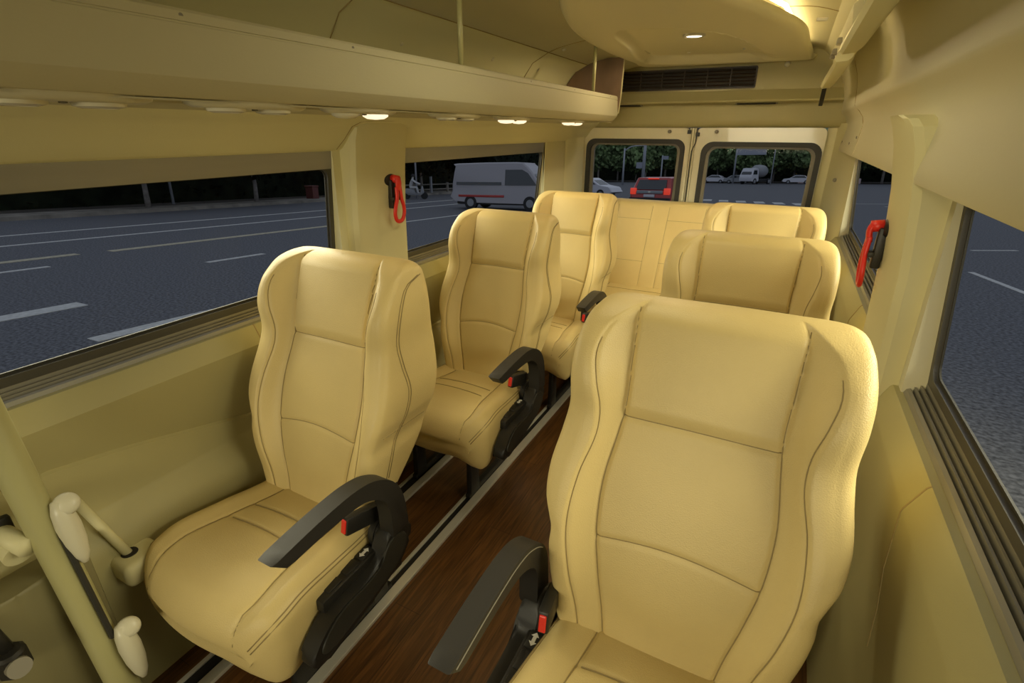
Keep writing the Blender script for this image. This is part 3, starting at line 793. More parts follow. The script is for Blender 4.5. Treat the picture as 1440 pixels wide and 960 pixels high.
seam_bm = bmesh.new()
for s in (-1, 1):
    for fn, i0, i1, step in ((xc, 0, 204, 4), (xs, 0, 190, 4)):
        pts = []
        for i in list(range(i0, i1, step)):
            zz = min(max(BG[i][0][2], 0.42), 1.14)
            p = surf_row(fn(zz), i); pts.append((s * p.x, p.y - 0.0007, p.z))
        tube(seam_bm, pts, 0.0011, 5)
    # double stitched line on the side panels
    for off in (0.0, 0.010):
        tab = lerp_tab([(0.56, 0.070), (0.64, 0.094), (0.72, 0.132), (0.80, 0.160), (0.88, 0.152), (0.94, 0.148), (1.0, 0.160), (1.06, 0.185), (1.085, 0.215), (1.098, 0.26)])
        pts = [(s * (hw(z) + 0.0009), tab(z) + off, z) for z in [0.56 + 0.538 * k / 40 for k in range(41)]]
        tube(seam_bm, pts, 0.0012, 5)
for s in (-1, 1):
    tube(seam_bm, [(s * (hw(0.700) + 0.0008), y, 0.700 - 0.03 * (y - 0.1)) for y in (0.06, 0.10, 0.15, 0.20, 0.235)], 0.0012, 5)
for zf in (zhead, zlum):
    pts = []
    cmax = xc(zf(0.13)) - 0.001
    for k in range(-24, 25):
        x = cmax * k / 24; z = zf(x); pts.append((x, front(x, z) - 0.0001, z))
    tube(seam_bm, pts, 0.0012, 5)
bmesh.ops.recalc_face_normals(seam_bm, faces=seam_bm.faces)
ME_BSEAM = bpy.data.meshes.new('seat_back_seams'); seam_bm.to_mesh(ME_BSEAM); seam_bm.free()

# cushion
ztop = lerp_tab([(0, 0.455), (0.10, 0.468), (0.25, 0.480), (0.5, 0.468), (0.75, 0.452), (1, 0.455)])
zbot = lerp_tab([(0, 0.330), (0.06, 0.300), (0.2, 0.300), (0.5, 0.322), (1, 0.345)])
cw_ = lerp_tab([(0, 0.215), (0.05, 0.240), (0.12, 0.248), (0.3, 0.246), (0.6, 0.232), (1, 0.205)])
xci = lerp_tab([(0, 0.155), (0.15, 0.168), (0.4, 0.150), (0.7, 0.128), (1, 0.112)])
CY0, CY1 = -0.405, 0.12


def cush_grid():
    rows = []; NT = 90; NI = 9
    for i in range(-NI, NT + 1):
        if i < 0:
            k = -i / NI; t = 0; yy = 0.06 - 0.06 * math.sin(k * PI / 2); ins = 0.062 * (1 - math.cos(k * PI / 2))
        else:
            t = i / NT; yy = 0.06 + (CY1 - CY0 - 0.06) * t; ins = 0
        tt = max(0, min(1, yy / (CY1 - CY0)))
        W_ = cw_(tt); zt = ztop(tt); zb = zbot(tt)
        zt -= ins * 1.0; zb += ins * 0.55
        W2 = W_ - ins * 0.35
        ring = []; R1 = 0.045
        we = W2 - R1; NF = 50
        def top(x):
            c = xci(tt); z = zt + 0.010 * sst((x - c) / 0.05) - 0.010 * (1 if 0 else 0)
            z += 0.006 * (1 - (x / c) ** 2) if x < c else 0
            z -= 0.0040 * math.exp(-((x - c) / 0.0045) ** 2) * (1 if ins < 0.04 else 0.5)
            for yc, in ((0.185,), (0.255,)):
                if x < c - 0.0: z -= 0.003 * math.exp(-((yy - yc - 0.06 + 0.4 * x * x) / 0.006) ** 2)
            return z
        for j in range(NF + 1):
            x = we * j / NF; ring.append((x, top(x)))
        ze = ring[-1][1]
        for j in range(1, 9):
            a = j / 8 * PI / 2; ring.append((we + R1 * math.sin(a), ze - R1 * (1 - math.cos(a))))
        z1 = ring[-1][1]; skirt = 0.045 * (1 - sst((tt - 0.05) / 0.5)) * (1 - ins / 0.062)
        for j in range(1, 9):
            k = j / 8; ring.append((W2 - 0.014 * k * k, z1 + (zb - skirt + 0.012 - z1) * k))
        xl = ring[-1][0]
        for j in range(1, 4):
            a = j / 3 * PI / 2; ring.append((xl - 0.012 * math.sin(a), zb - skirt + 0.012 - 0.012 * math.sin(a) * 1.0))
        xl = ring[-1][0]; zl = ring[-1][1]
        for j in range(1, 9):
            k = j / 8; ring.append((xl * (1 - k), zl + (zb - zl) * sst(k * 2.2)))
        rows.append([(x, CY0 + yy + 0.040 * (x / 0.24) ** 2 * (1 - sst(tt / 0.5)), z) for x, z in ring])
    return rows


CG = cush_grid()
bmC = grid_to_bm(CG); bmesh.ops.recalc_face_normals(bmC, faces=bmC.faces)
ME_CUSH = bpy.data.meshes.new('seat_cushion'); bmC.to_mesh(ME_CUSH); bmC.free()
cs_bm = bmesh.new()
for s in (-1, 1):
    pts = []
    for i in range(1, 96, 3):
        r = CG[i]; yy = (i - 9) / 90 * (CY1 - CY0 - 0.06) + 0.06 if i >= 9 else 0.03
        c = xci(max(0, min(1, yy / (CY1 - CY0)))); j = min(range(51), key=lambda q: abs(r[q][0] - c))
        jj = j + (1 if r[j][0] < c else 0); a, b = Vector(r[jj - 1]), Vector(r[jj]); t = (c - a.x) / max(1e-6, b.x - a.x); p = a.lerp(b, max(0, min(1, t)))
        pts.append((s * p.x, p.y, p.z + 0.0010))
    tube(cs_bm, pts, 0.0012, 5)
    for off in (0, 1.1):                                  # double piping round the outer shoulder, then down the front corner
        pts = []
        for i in range(2, 96, 3):
            r = CG[i]; q = 54.6 + off + (2.5 if i < 12 else 0) * 0
            a, b = Vector(r[int(q)]), Vector(r[int(q) + 1]); p = a.lerp(b, q - int(q)); pts.append((s * (p.x + 0.0010), p.y - 0.0004, p.z + 0.0008))
        tube(cs_bm, pts, 0.0015, 5)
for yc in (0.185, 0.255):
    pts = []
    for k in range(-20, 21):
        x = 0.125 * k / 20; yy = yc + 0.06 - 0.4 * x * x; i = (yy - 0.06) / (CY1 - CY0 - 0.06) * 90 + 9; i0 = int(i)
        r = CG[i0]; j = min(range(51), key=lambda q: abs(r[q][0] - abs(x))); a, b = Vector(r[j]), Vector(CG[i0 + 1][j]); p = a.lerp(b, i - i0)
        pts.append((x, p.y, p.z + 0.0012))
    tube(cs_bm, pts, 0.0015, 5)
bmesh.ops.recalc_face_normals(cs_bm, faces=cs_bm.faces)
ME_CSEAM = bpy.data.meshes.new('cushion_seams'); cs_bm.to_mesh(ME_CSEAM); cs_bm.free()
for me in (ME_BACK, ME_CUSH): me.materials.append(M['leather'])
for me in (ME_BSEAM, ME_CSEAM): me.materials.append(M['seam'])
for me in (ME_BACK, ME_CUSH, ME_BSEAM, ME_CSEAM):
    for p in me.polygons: p.use_smooth = True


def meshobj(name, me, parent):
    o = bpy.data.objects.new(name, me); COL.objects.link(o); o.parent = parent; return o


def make_seat(loc, label, s):
    """s = +1: armrest on the +x side (left row), -1: mirrored"""
    t = thing('passenger_seat', loc, label, 'seat', 'cream leather passenger seats in rows')
    b = meshobj('backrest', ME_BACK, t); meshobj('seam', ME_BSEAM, b)
    c = meshobj('seat_cushion', ME_CUSH, t); meshobj('seam', ME_CSEAM, c)
    # armrest: J shaped pad
    up = smoothpts([(-0.345, 0.668), (-0.25, 0.680), (-0.16, 0.686), (-0.105, 0.684), (-0.055, 0.672), (-0.003, 0.640), (0.030, 0.595), (0.045, 0.54), (0.052, 0.46)], 4)
    lo = smoothpts([(-0.012, 0.46), (-0.012, 0.53), (-0.022, 0.580), (-0.05, 0.612), (-0.09, 0.634), (-0.14, 0.642), (-0.22, 0.643), (-0.315, 0.637)], 4)
    ol = [(p[0], p[1]) for p in up] + [(p[0], p[1]) for p in lo]
    bm = bmesh.new(); prism(bm, ol, 'x', 0.0, 0.001)
    bm.free(); bm = bmesh.new()
    xa, xb = s * 0.262, s * 0.307
    prism(bm, ol, 'x', min(xa, xb), max(xa, xb))
    es = [e for e in bm.edges if abs(e.verts[0].co.x - e.verts[1].co.x) < 1e-6]
    bmesh.ops.bevel(bm, geom=es, offset=0.0045, segments=2, affect='EDGES', profile=0.5)
    obj('armrest', bm, 'armpad', t, auto=35)
    xi = s * 0.2612
    bm = bmesh.new(); tube(bm, [(xi, p[0], p[1] - 0.010) for p in up[1:22]], 0.0012, 6); obj('pad_parting_line', bm, 'ventgrey', t)
    # ribbed pivot collar
    for k, (dx, r) in enumerate(((0.232, 0.044), (0.242, 0.049), (0.252, 0.044))):
        bm = bmesh.new(); tube(bm, [(s * (dx - 0.006), 0.018, 0.435), (s * (dx + 0.006), 0.018, 0.435)], r, 28); obj('pivot_collar', bm, 'blackp', t, auto=40)
    # side shroud
    bm = bmesh.new()
    oo = smoothpts([(0.068, 0.43), (0.060, 0.463), (0.028, 0.482), (-0.008, 0.475), (-0.034, 0.440), (-0.055, 0.408), (-0.12, 0.395), (-0.18, 0.396), (-0.235, 0.385), (-0.285, 0.345), (-0.298, 0.31), (-0.27, 0.290), (-0.18, 0.305), (-0.08, 0.325), (0.01, 0.350), (0.055, 0.390)], 4, closed=True)
    x0, x1 = sorted((s * 0.252, s * 0.298)); prism(bm, [(p[0], p[1]) for p in oo], 'x', x0, x1)
    es = [e for e in bm.edges if abs(e.verts[0].co.x - e.verts[1].co.x) < 1e-6]
    bmesh.ops.bevel(bm, geom=es, offset=0.009, segments=3, affect='EDGES', profile=0.5)
    sh = obj('side_shroud', bm, 'blackp', t, auto=35)
    bm = bmesh.new(); i2 = [(-0.11 + (p[0] + 0.11) * 0.86, 0.380 + (p[1] - 0.380) * 0.72) for p in oo]
    x0, x1 = sorted((s * 0.294, s * 0.302)); prism(bm, i2, 'x', x0, x1)
    es = [e for e in bm.edges if abs(e.verts[0].co.x - e.verts[1].co.x) < 1e-6]
    bmesh.ops.bevel(bm, geom=es, offset=0.003, segments=2, affect='EDGES', profile=0.5)
    obj('raised_cover', bm, 'rubber', sh, auto=35)
    # control pad with three keys
    bm = bmesh.new(); x0, x1 = sorted((s * 0.226, s * 0.268)); box(bm, x0, x1, -0.225, -0.03, 0.385, 0.422, 0.005)
    pad = obj('control_pad', bm, 'blackp', t, auto=35)
    for k, yk in enumerate((-0.062, -0.115, -0.175)):
        bm = bmesh.new(); x0, x1 = sorted((s * 0.230, s * 0.260)); box(bm, x0, x1, yk - 0.023, yk + 0.023, 0.418, 0.4255, 0.003); ky = obj('key', bm, 'blackp', pad, auto=35)
        if k == 0:
            bm = bmesh.new()
            a = [(-0.017, 0), (-0.007, 0.009), (-0.007, 0.004), (0.007, 0.004), (0.007, 0.009), (0.017, 0), (0.007, -0.009), (0.007, -0.004), (-0.007, -0.004), (-0.007, -0.009)]
            prism(bm, [(s * 0.245 + q, yk + p) for p, q in a], 'z', 0.4252, 0.4261); tag(obj('arrow_mark', bm, 'white', ky), 'white double-headed arrow')
    # buckle
    mt = Matrix.Translation((s * 0.226, -0.015, 0.505)) @ Matrix.Rotation(s * math.radians(-8), 4, 'Z') @ Matrix.Rotation(math.radians(-12), 4, 'X')
    bm = bmesh.new(); box(bm, -0.013, 0.013, -0.075, 0.03, -0.026, 0.026, 0.006, mtx=mt); bk = obj('seatbelt_buckle', bm, 'blackp', t, auto=35)
    bm = bmesh.new(); box(bm, -0.0075, 0.0075, -0.079, -0.072, -0.019, 0.019, 0.002, mtx=mt); obj('release_button', bm, 'red', bk)
    # underframe
    bm = bmesh.new(); box(bm, -0.19, s * 0.0 + 0.19, -0.28, 0.12, 0.262, 0.318, 0.006); box(bm, min(s * 0.19, s * 0.262), max(s * 0.19, s * 0.262), -0.27, 0.06, 0.28, 0.335, 0.006); obj('base_frame', bm, 'blackp', t, auto=35)
    bm = bmesh.new(); box(bm, s * 0.19 - 0.03, s * 0.19 + 0.03, 0.02, 0.12, 0.30, 0.52, 0.006); obj('recliner_bracket', bm, 'blackp', t, auto=35)
    for xl in (0.098 * s, -0.182 * s):
        for ya in (-0.205, 0.105):
            bm = bmesh.new(); prism(bm, [(ya - 0.035, 0.012), (ya + 0.035, 0.012), (ya + 0.024, 0.27), (ya - 0.024, 0.27)], 'x', xl - 0.013, xl + 0.013, 0.004); obj('leg', bm, 'blackp', t, auto=35)
        bm = bmesh.new(); prism(bm, [(-0.25, 0.0105), (0.16, 0.0105), (0.16, 0.03), (0.10, 0.042), (-0.20, 0.042), (-0.25, 0.03)], 'x', xl - 0.0115, xl + 0.0115, 0.003); obj('foot_rail', bm, 'blackp', t, auto=35)
    return t


XL, XR = -1.056, -0.064
labs_l = ['cream leather seat nearest the camera in the left window row', 'cream leather seat second from the camera, left window row', 'cream leather seat third from the camera, left window row, before the bench']
labs_r = ['large foreground cream leather seat in the right row', 'cream leather seat second from the camera in the right row', 'cream leather seat farthest back in the right row, before the bench']


def copy_tree(o, parent=None):
    c = o.copy(); COL.objects.link(c)
    if parent is not None: c.parent = parent
    for ch in o.children: copy_tree(ch, c)
    return c


seatL = make_seat((XL, 0.78, 0), labs_l[0], 1)
seatR = make_seat((XR, 0.765, 0), labs_r[0], -1)
for o in [c for c in seatR.children if c.name.startswith('backrest')]: o.scale = (1.09, 1, 1)
for k, y in ((1, 1.69), (2, 2.54)):
    c = copy_tree(seatL); c.location = (XL, y, 0); c['label'] = labs_l[k]
    for o in c.children:
        if o.name.startswith('backrest'): o.scale = (0.97, 1, 1); o.location = (0.014, 0.03, 0)
    c = copy_tree(seatR); c.location = (XR, y - 0.06, 0); c['label'] = labs_r[k]

# rear bench across the full width
bench = thing('rear_bench', (-0.60, 3.30, 0), 'full-width cream leather bench against the rear doors', 'bench')
BX0, BX1 = -0.725, 0.80
def bench_back():
    bm = bmesh.new(); NX = 200; NZ = 60
    seamx = [-0.51, -0.40, -0.17, -0.06, 0.17, 0.28, 0.50, 0.61]
    F = []
    for i in range(NZ + 1):
        v = i / NZ; z = 0.46 + 0.56 * v; row = []
        for j in range(NX + 1):
            x = BX0 + (BX1 - BX0) * j / NX
            y = 0.045 + 0.17 * v
            r = 0.03; dt = 1.02 - z
            if dt < r: y += r - math.sqrt(max(0, r * r - (r - dt) ** 2))
            for e in (x - BX0, BX1 - x):
                if e < r: y += r - math.sqrt(max(0, r * r - (r - e) ** 2))
            y -= 0.010 * (1 - (2 * v - 1) ** 2)
            for sx_ in seamx: y += 0.004 * math.exp(-((x - sx_ - (0.02 * (v - 0.5))) / 0.006) ** 2)
            row.append((x, y, z))
        F.append(row)
    V = [[bm.verts.new(p) for p in r] for r in F]
    Bk = [[bm.verts.new((p[0], 0.30, p[2])) for p in (r[0], r[-1])] for r in F]
    for A, B in zip(V, V[1:]):
        for j in range(NX): bm.faces.new((A[j], A[j + 1], B[j + 1], B[j]))
    bt = [bm.verts.new((p[0], 0.30, 1.02)) for p in F[-1]]; bb = [bm.verts.new((p[0], 0.30, 0.46)) for p in F[0]]
    for j in range(NX):
        bm.faces.new((V[-1][j], V[-1][j + 1], bt[j + 1], bt[j])); bm.faces.new((V[0][j], bb[j], bb[j + 1], V[0][j + 1])); bm.faces.new((bt[j], bt[j + 1], bb[j + 1], bb[j]))
    bm.faces.new([r[0] for r in V] + [bt[0], bb[0]]); bm.faces.new([r[-1] for r in V][::-1] + [bb[-1], bt[-1]])
    for v in Bk: bmesh.ops.delete(bm, geom=v, context='VERTS')
    return bm, seamx


bm, seamx = bench_back(); bb_ = obj('backrest', bm, 'leather', bench, auto=50)
bm = bmesh.new()
def by(v): return 0.045 + 0.17 * v - 0.010 * (1 - (2 * v - 1) ** 2) + 0.003
for x in seamx:
    tube(bm, [(x + 0.02 * (v - 0.5), by(v), 0.46 + 0.56 * v) for v in [k / 12 * 0.95 for k in range(13)]], 0.0014, 5)
for xa, xb in ((-0.70, -0.51), (-0.40, -0.17), (-0.06, 0.17), (0.28, 0.50), (0.61, 0.78)):
    for v in (0.80, 0.32):
        tube(bm, [(xa + 0.02 * (v - 0.5) + (xb - xa) * k / 6, by(v) - 0.0025, 0.46 + 0.56 * v) for k in range(7)], 0.0014, 5)
obj('seam', bm, 'seam', bb_)
bm = bmesh.new(); box(bm, BX0, BX1, -0.42, 0.10, 0.33, 0.475, 0.035, 5); bc_ = obj('seat_cushion', bm, 'leather', bench, auto=40)
bm = bmesh.new()
for x in (-0.37, 0.01, 0.39):
    tube(bm, [(x, -0.38, 0.476), (x, 0.05, 0.476)], 0.002, 5)
for y in (-0.05,):
    tube(bm, [(BX0 + 0.03, y, 0.476), (BX1 - 0.03, y, 0.476)], 0.0015, 5)
obj('seam', bm, 'seam', bc_)
bm = bmesh.new(); box(bm, BX0 + 0.03, BX1 - 0.03, -0.34, 0.30, 0.0, 0.33, 0.01); obj('base_box', bm, 'blackp', bench)

# ------------------------------------------------------------------ left foreground: stanchion and its fittings
PY = 0.30
def polept(z, dx=0.0, dy=0.0):
    t = (0.962 - z) / (0.962 - 0.249); return (-1.300 + 0.105 * t + dx, PY - 0.02 + dy, z)
st = thing('grab_pole', (-1.16, PY, 0.0), 'thick cream grab pole crossing the left foreground', 'pole')
bm = bmesh.new(); tube(bm, [polept(1.30), polept(1.0), polept(0.6), polept(0.2), polept(0.0)], 0.0300, 28)
at_child(obj('tube', bm, 'pole', st, auto=60), st)
for zc, dx in ((0.665, 0.036), (0.335, 0.050)):
    bm = bmesh.new(); p = Vector(polept(zc, dx, 0.028))
    prof = [(0.0, 0.075), (0.012, 0.070), (0.019, 0.045), (0.022, 0.01), (0.020, -0.03), (0.014, -0.065), (0.006, -0.085), (0, -0.088)]
    lathe(bm, prof, 20, Matrix.Translation(p) @ Matrix.Rotation(math.radians(-8), 4, 'Y')); at_child(obj('clamp_shell', bm, 'bezel', st, smooth=True), st)
    bm = bmesh.new(); lathe(bm, [(0, -0.010), (0.014, -0.010), (0.021, -0.006), (0.024, 0.0), (0.021, 0.007), (0.012, 0.011), (0, 0.012)], 24, Matrix.Translation(p + Vector((0.0, 0.010, 0.060))) @ Matrix.Rotation(math.radians(60), 4, 'Y') @ Matrix.Rotation(math.radians(25), 4, 'X')); at_child(obj('clamp_cap', bm, 'bezel', st, smooth=True), st)
bm = bmesh.new(); tube(bm, [polept(0.67, 0.034, 0.012), polept(0.38, 0.036, 0.012)], 0.006, 8, flat=(1, 1)); at_child(obj('black_edge_strip', bm, 'rubber', st), st)
br_ = thing('wall_bracket', (-1.34, 0.43, 0.43), 'cream plastic wall bracket holding a short rod behind the pole', 'bracket')
bm = bmesh.new(); box(bm, -0.03, 0.075, -0.05, 0.05, -0.045, 0.022, 0.018, 4); obj('housing', bm, 'trim', br_, auto=40)
bm = bmesh.new(); tube(bm, [(0.02, -0.01, 0.01), (-0.035, -0.055, 0.20)], 0.011, 14); obj('rod', bm, 'trim', br_, smooth=True)
bm = bmesh.new(); lathe(bm, [(0, 0.002), (0.018, 0.001), (0.019, -0.002)], 18, Matrix.Translation((0.02, -0.01, 0.0235))); obj('socket', bm, 'dark', br_)
cl = thing('pole_clamp', (-1.335, 0.225, 0.655), 'cream and black hinge clamp on the left foreground pole', 'clamp')
bm = bmesh.new(); tube(bm, [(-0.05, 0, 0.03), (0.03, 0.01, 0.012), (0.085, 0.02, 0.0)], 0.020, 18); obj('arm', bm, 'trim', cl, smooth=True)
bm = bmesh.new(); box(bm, 0.0, 0.018, -0.03, 0.03, -0.02, 0.05, 0.005); obj('black_plate', bm, 'blackp', cl, auto=40)
bm = bmesh.new(); tube(bm, [(0.035, 0.01, -0.012), (0.06, 0.01, -0.02)], 0.028, 20); obj('collar', bm, 'trim', cl, auto=50)
kn = thing('adjuster_knob', (-1.235, 0.15, 0.44), 'black ribbed adjuster knob at the lower left edge', 'knob')
bm = bmesh.new(); lathe(bm, [(0, 0.03), (0.022, 0.03), (0.028, 0.024), (0.028, -0.02), (0.02, -0.03), (0, -0.03)], 10); obj('knob_body', bm, 'blackp', kn, auto=30)
bm = bmesh.new(); tube(bm, [(0.02, 0.0, 0.0), (0.038, 0.0, 0.006)], 0.020, 16); obj('ribbed_ring', bm, 'ventgrey', kn, auto=30)
bm = bmesh.new(); tube(bm, [(-0.03, -0.01, 0.10), (-0.01, 0, 0.02)], 0.016, 12); obj('stem', bm, 'blackp', kn, smooth=True)
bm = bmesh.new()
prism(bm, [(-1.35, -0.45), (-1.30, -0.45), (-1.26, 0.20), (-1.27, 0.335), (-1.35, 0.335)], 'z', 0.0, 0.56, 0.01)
tag(obj('trim_9', bm, mat('shade_darkened_step_panel', (0.20, 0.175, 0.08), 0.55), auto=40), kind='structure')  # base colour darkened to carry the shade in this corner

# ------------------------------------------------------------------ the street outside, on a gentle slope
Gn = Vector((-0.03591393, 0.06249077, 0.99739916)); Gy = Vector((0.00224868, 0.99804554, -0.06245029)); Gx = Vector((0.999352357, 0, 0.0359842581)); GO = Vector((0.06464507, -0.11248338, -0.3453185))
GM = Matrix(((Gx.x, Gy.x, Gn.x, GO.x), (Gx.y, Gy.y, Gn.y, GO.y), (Gx.z, Gy.z, Gn.z, GO.z), (0, 0, 0, 1)))


def gobj(o, x=0, y=0, z=0, rz=0):
    o.matrix_world = GM @ Matrix.Translation((x, y, z)) @ Matrix.Rotation(rz, 4, 'Z'); return o


bm = bmesh.new(); box(bm, -120, 90, -25, 220, -0.2, 0.0); tag(gobj(obj('road_ground', bm, 'asphalt')), kind='structure')
def strip(x, y0, y1, w_, m='paint', label='white painted dash on the road outside the left window', cat='road marking', group=None):
    bm = bmesh.new(); box(bm, -w_ / 2, w_ / 2, -(y1 - y0) / 2, (y1 - y0) / 2, 0.0, 0.008)
    return tag(gobj(obj('lane_marking', bm, m), x, (y0 + y1) / 2), label, cat, group)


strip(-6.72, 2.60, 4.08, 0.24, label='short white lane dash nearest the bus, outside the left window')
strip(-8.8, 1.2, 3.40, 0.34, label='thick white lane dash at the left edge of the left window')
strip(-10.65, 6.44, 7.8, 0.16, label='small white lane dash beside the nearest left seat top')
strip(-13.0, 3.0, 4.65, 0.16, label='short white lane dash behind the thick left dash')
strip(-12.9, 15.5, 23.0, 0.16, label='white lane line below the passing van')
strip(-14.45, 1.5, 5.75, 0.30, 'yellowpaint', 'worn yellowish centre line, broken near left section')
strip(-14.3, 6.35, 15.5, 0.30, 'yellowpaint', 'long worn yellowish centre line across the left windows')
strip(-17.7, 2.0, 30.0, 0.20, label='long thin white edge line on the far side of the road, nearer of two')
strip(-20.6, 2.0, 40.0, 0.22, label='long thin white edge line close to the kerb, farther of two')
for k in range(11):
    x = -9.3 + k * 1.12; y = 40.8 - (k) * 0.55
    bm = bmesh.new(); box(bm, -0.30, 0.30, -1.1, 1.1, 0, 0.008); tag(gobj(obj('crosswalk_stripe', bm, 'paint'), x, y, 0, 0.1), 'short white crosswalk bar seen through the right rear door', 'crosswalk stripe', 'crosswalk stripes behind the bus')
for k, (x, y, rz, L) in enumerate(((3.46, 11.5, 0.12, 2.0), (4.7, 16.4, -1.1, 1.1), (4.6, 38.2, -1.2, 3.0), (6.4, 36.0, -1.2, 3.0))):
    bm = bmesh.new(); box(bm, -0.05, 0.05, -L / 2, L / 2, 0, 0.008)
    tag(gobj(obj('lane_marking', bm, 'paint'), x, y, 0, rz), ['thin slanting white bay line outside the near right window', 'short level white bay line at the top of the near right window', 'white bar on the road in the far right window, left one', 'white bar on the road in the far right window, right one'][k], 'road marking')
# kerb and verge on the far side
bm = bmesh.new(); prism(bm, [(-27.3, 0.0), (-26.9, 0.0), (-26.95, 0.16), (-27.3, 0.16)], 'y', -5, 75); tag(gobj(obj('kerb', bm, 'kerb')), kind='structure')
bm = bmesh.new(); box(bm, -60, -27.3, -5, 75, 0.0, 0.13); tag(gobj(obj('verge', bm, 'soil')), kind='structure')
bm = bmesh.new(); box(bm, -27.35 - 1.6, -27.3, -5, 75, 0.13, 0.17); tag(gobj(obj('footpath', bm, 'kerb')), kind='structure')
bm = bmesh.new(); box(bm, -110, 80, 108, 140, 0.0, 0.14); tag(gobj(obj('far_verge', bm, 'soil')), kind='structure')


def leafmesh(n, fn, size, seed):
    rnd = random.Random(seed); me = bpy.data.meshes.new('leaves'); V = []; F = []
    for i in range(n):
        p = Vector(fn(rnd)); a = Vector((rnd.gauss(0, 1), rnd.gauss(0, 1), rnd.gauss(0, 1))).normalized(); b_ = a.orthogonal().normalized(); c_ = a.cross(b_)
        s = size * rnd.uniform(0.6, 1.3); k = len(V)
        V += [p + b_ * s, p + c_ * s * 0.6, p - b_ * s, p - c_ * s * 0.6]; F.append((k, k + 1, k + 2, k + 3))
    me.from_pydata([tuple(v) for v in V], [], F); return me


def crownpt(rnd):
    # lumpy crown made of several balls
    c = rnd.choice([(0, 0, 5.6, 2.4), (1.5, 0.4, 4.4, 1.9), (-1.5, -0.3, 4.3, 1.9), (0.3, -1.4, 4.0, 1.8), (-0.4, 1.3, 4.2, 1.8), (0.1, 0, 3.4, 1.9), (1.9, -0.8, 3.2, 1.2), (-1.9, 0.6, 3.3, 1.3)])
    u = Vector((rnd.gauss(0, 1), rnd.gauss(0, 1), rnd.gauss(0, 1))).normalized() * c[3] * (rnd.random() ** 0.35)
    return (c[0] + u.x, c[1] + u.y, c[2] + u.z)


crowns = [leafmesh(2600, crownpt, 0.34, 20 + k) for k in range(3)]
for me in crowns: me.materials.append(M['leaf'])
darkcrown = crowns[0].copy(); darkcrown.materials.clear(); darkcrown.materials.append(M['leafdark'])
def trunkmesh():
    bm = bmesh.new(); tube(bm, [(0, 0, 0), (0.05, 0, 1.2), (-0.03, 0.04, 2.4), (0.05, 0, 4.2)], lambda t: 0.15 - 0.08 * t, 10)
    tube(bm, [(0.0, 0, 2.2), (0.7, 0.1, 3.4), (1.1, 0.1, 4.4)], lambda t: 0.07 - 0.04 * t, 7); tube(bm, [(0.0, 0, 2.0), (-0.7, -0.1, 3.2), (-1.3, -0.1, 4.2)], lambda t: 0.07 - 0.04 * t, 7)
    bmesh.ops.recalc_face_normals(bm, faces=bm.faces); me = bpy.data.meshes.new('trunk'); bm.to_mesh(me); bm.free(); me.materials.append(M['bark'])
    for p in me.polygons: p.use_smooth = True
    return me
trunk = trunkmesh()


def tree(x, y, s, rz, me, label, group, cat='tree'):
    e = bpy.data.objects.new('roadside_tree', None); COL.objects.link(e); tag(e, label, cat, group)
    e.matrix_world = GM @ Matrix.Translation((x, y, 0.1)) @ Matrix.Rotation(rz, 4, 'Z') @ Matrix.Scale(s, 4)
    meshobj('trunk', trunk, e); meshobj('crown', me, e)


for k in range(26):
    x = -62 + k * 3.3; y = 110 + 3 * math.sin(k * 2.1)
    tree(x, y, 1.25 + 0.2 * math.sin(k * 1.7), k * 1.3, crowns[k % 3], 'leafy green street tree in the row beyond the rear crossing', 'street trees beyond the crossing')
for k, (x, y) in enumerate(((-27.9, 14.5), (-28.0, 20.6), (-28.2, 31.0), (-28.2, 37.0), (-28.3, 45.0))):
    tree(x, y, 0.9, k * 0.9, darkcrown, ['thin pale street tree trunk in the middle of the left window', 'thin pale street tree trunk near the right end of the left window', 'thin pale tree behind the scooter rider', 'thin pale tree left of the passing van', 'thin pale tree partly hidden by the passing van'][k], None)


def hedge(name, x0, x1, y0, y1, h, n, size, m, label, seed):
    bm = bmesh.new(); box(bm, x0 + 0.3, x1 - 0.3, y0 + 0.3, y1 - 0.3, 0, h - 0.3)
    e = bpy.data.objects.new(name, None); COL.objects.link(e); tag(e, label, 'hedge'); e.matrix_world = GM
    obj('core', bm, 'leafdark', e)
    me = leafmesh(n, lambda r: (r.uniform(x0, x1), r.uniform(y0, y1), r.uniform(0.0, h)), size, seed); me.materials.append(M[m]); meshobj('foliage', me, e)


hedge('roadside_hedge', -35, -32, -4, 75, 5.0, 16000, 0.22, 'leafdark', 'dark dense hedge along the far kerb outside the left windows', 5)
hedge('far_hedge', -100, 70, 122, 127, 9.0, 24000, 0.55, 'leafdark', 'dark mass of bushes behind the far street trees', 6)


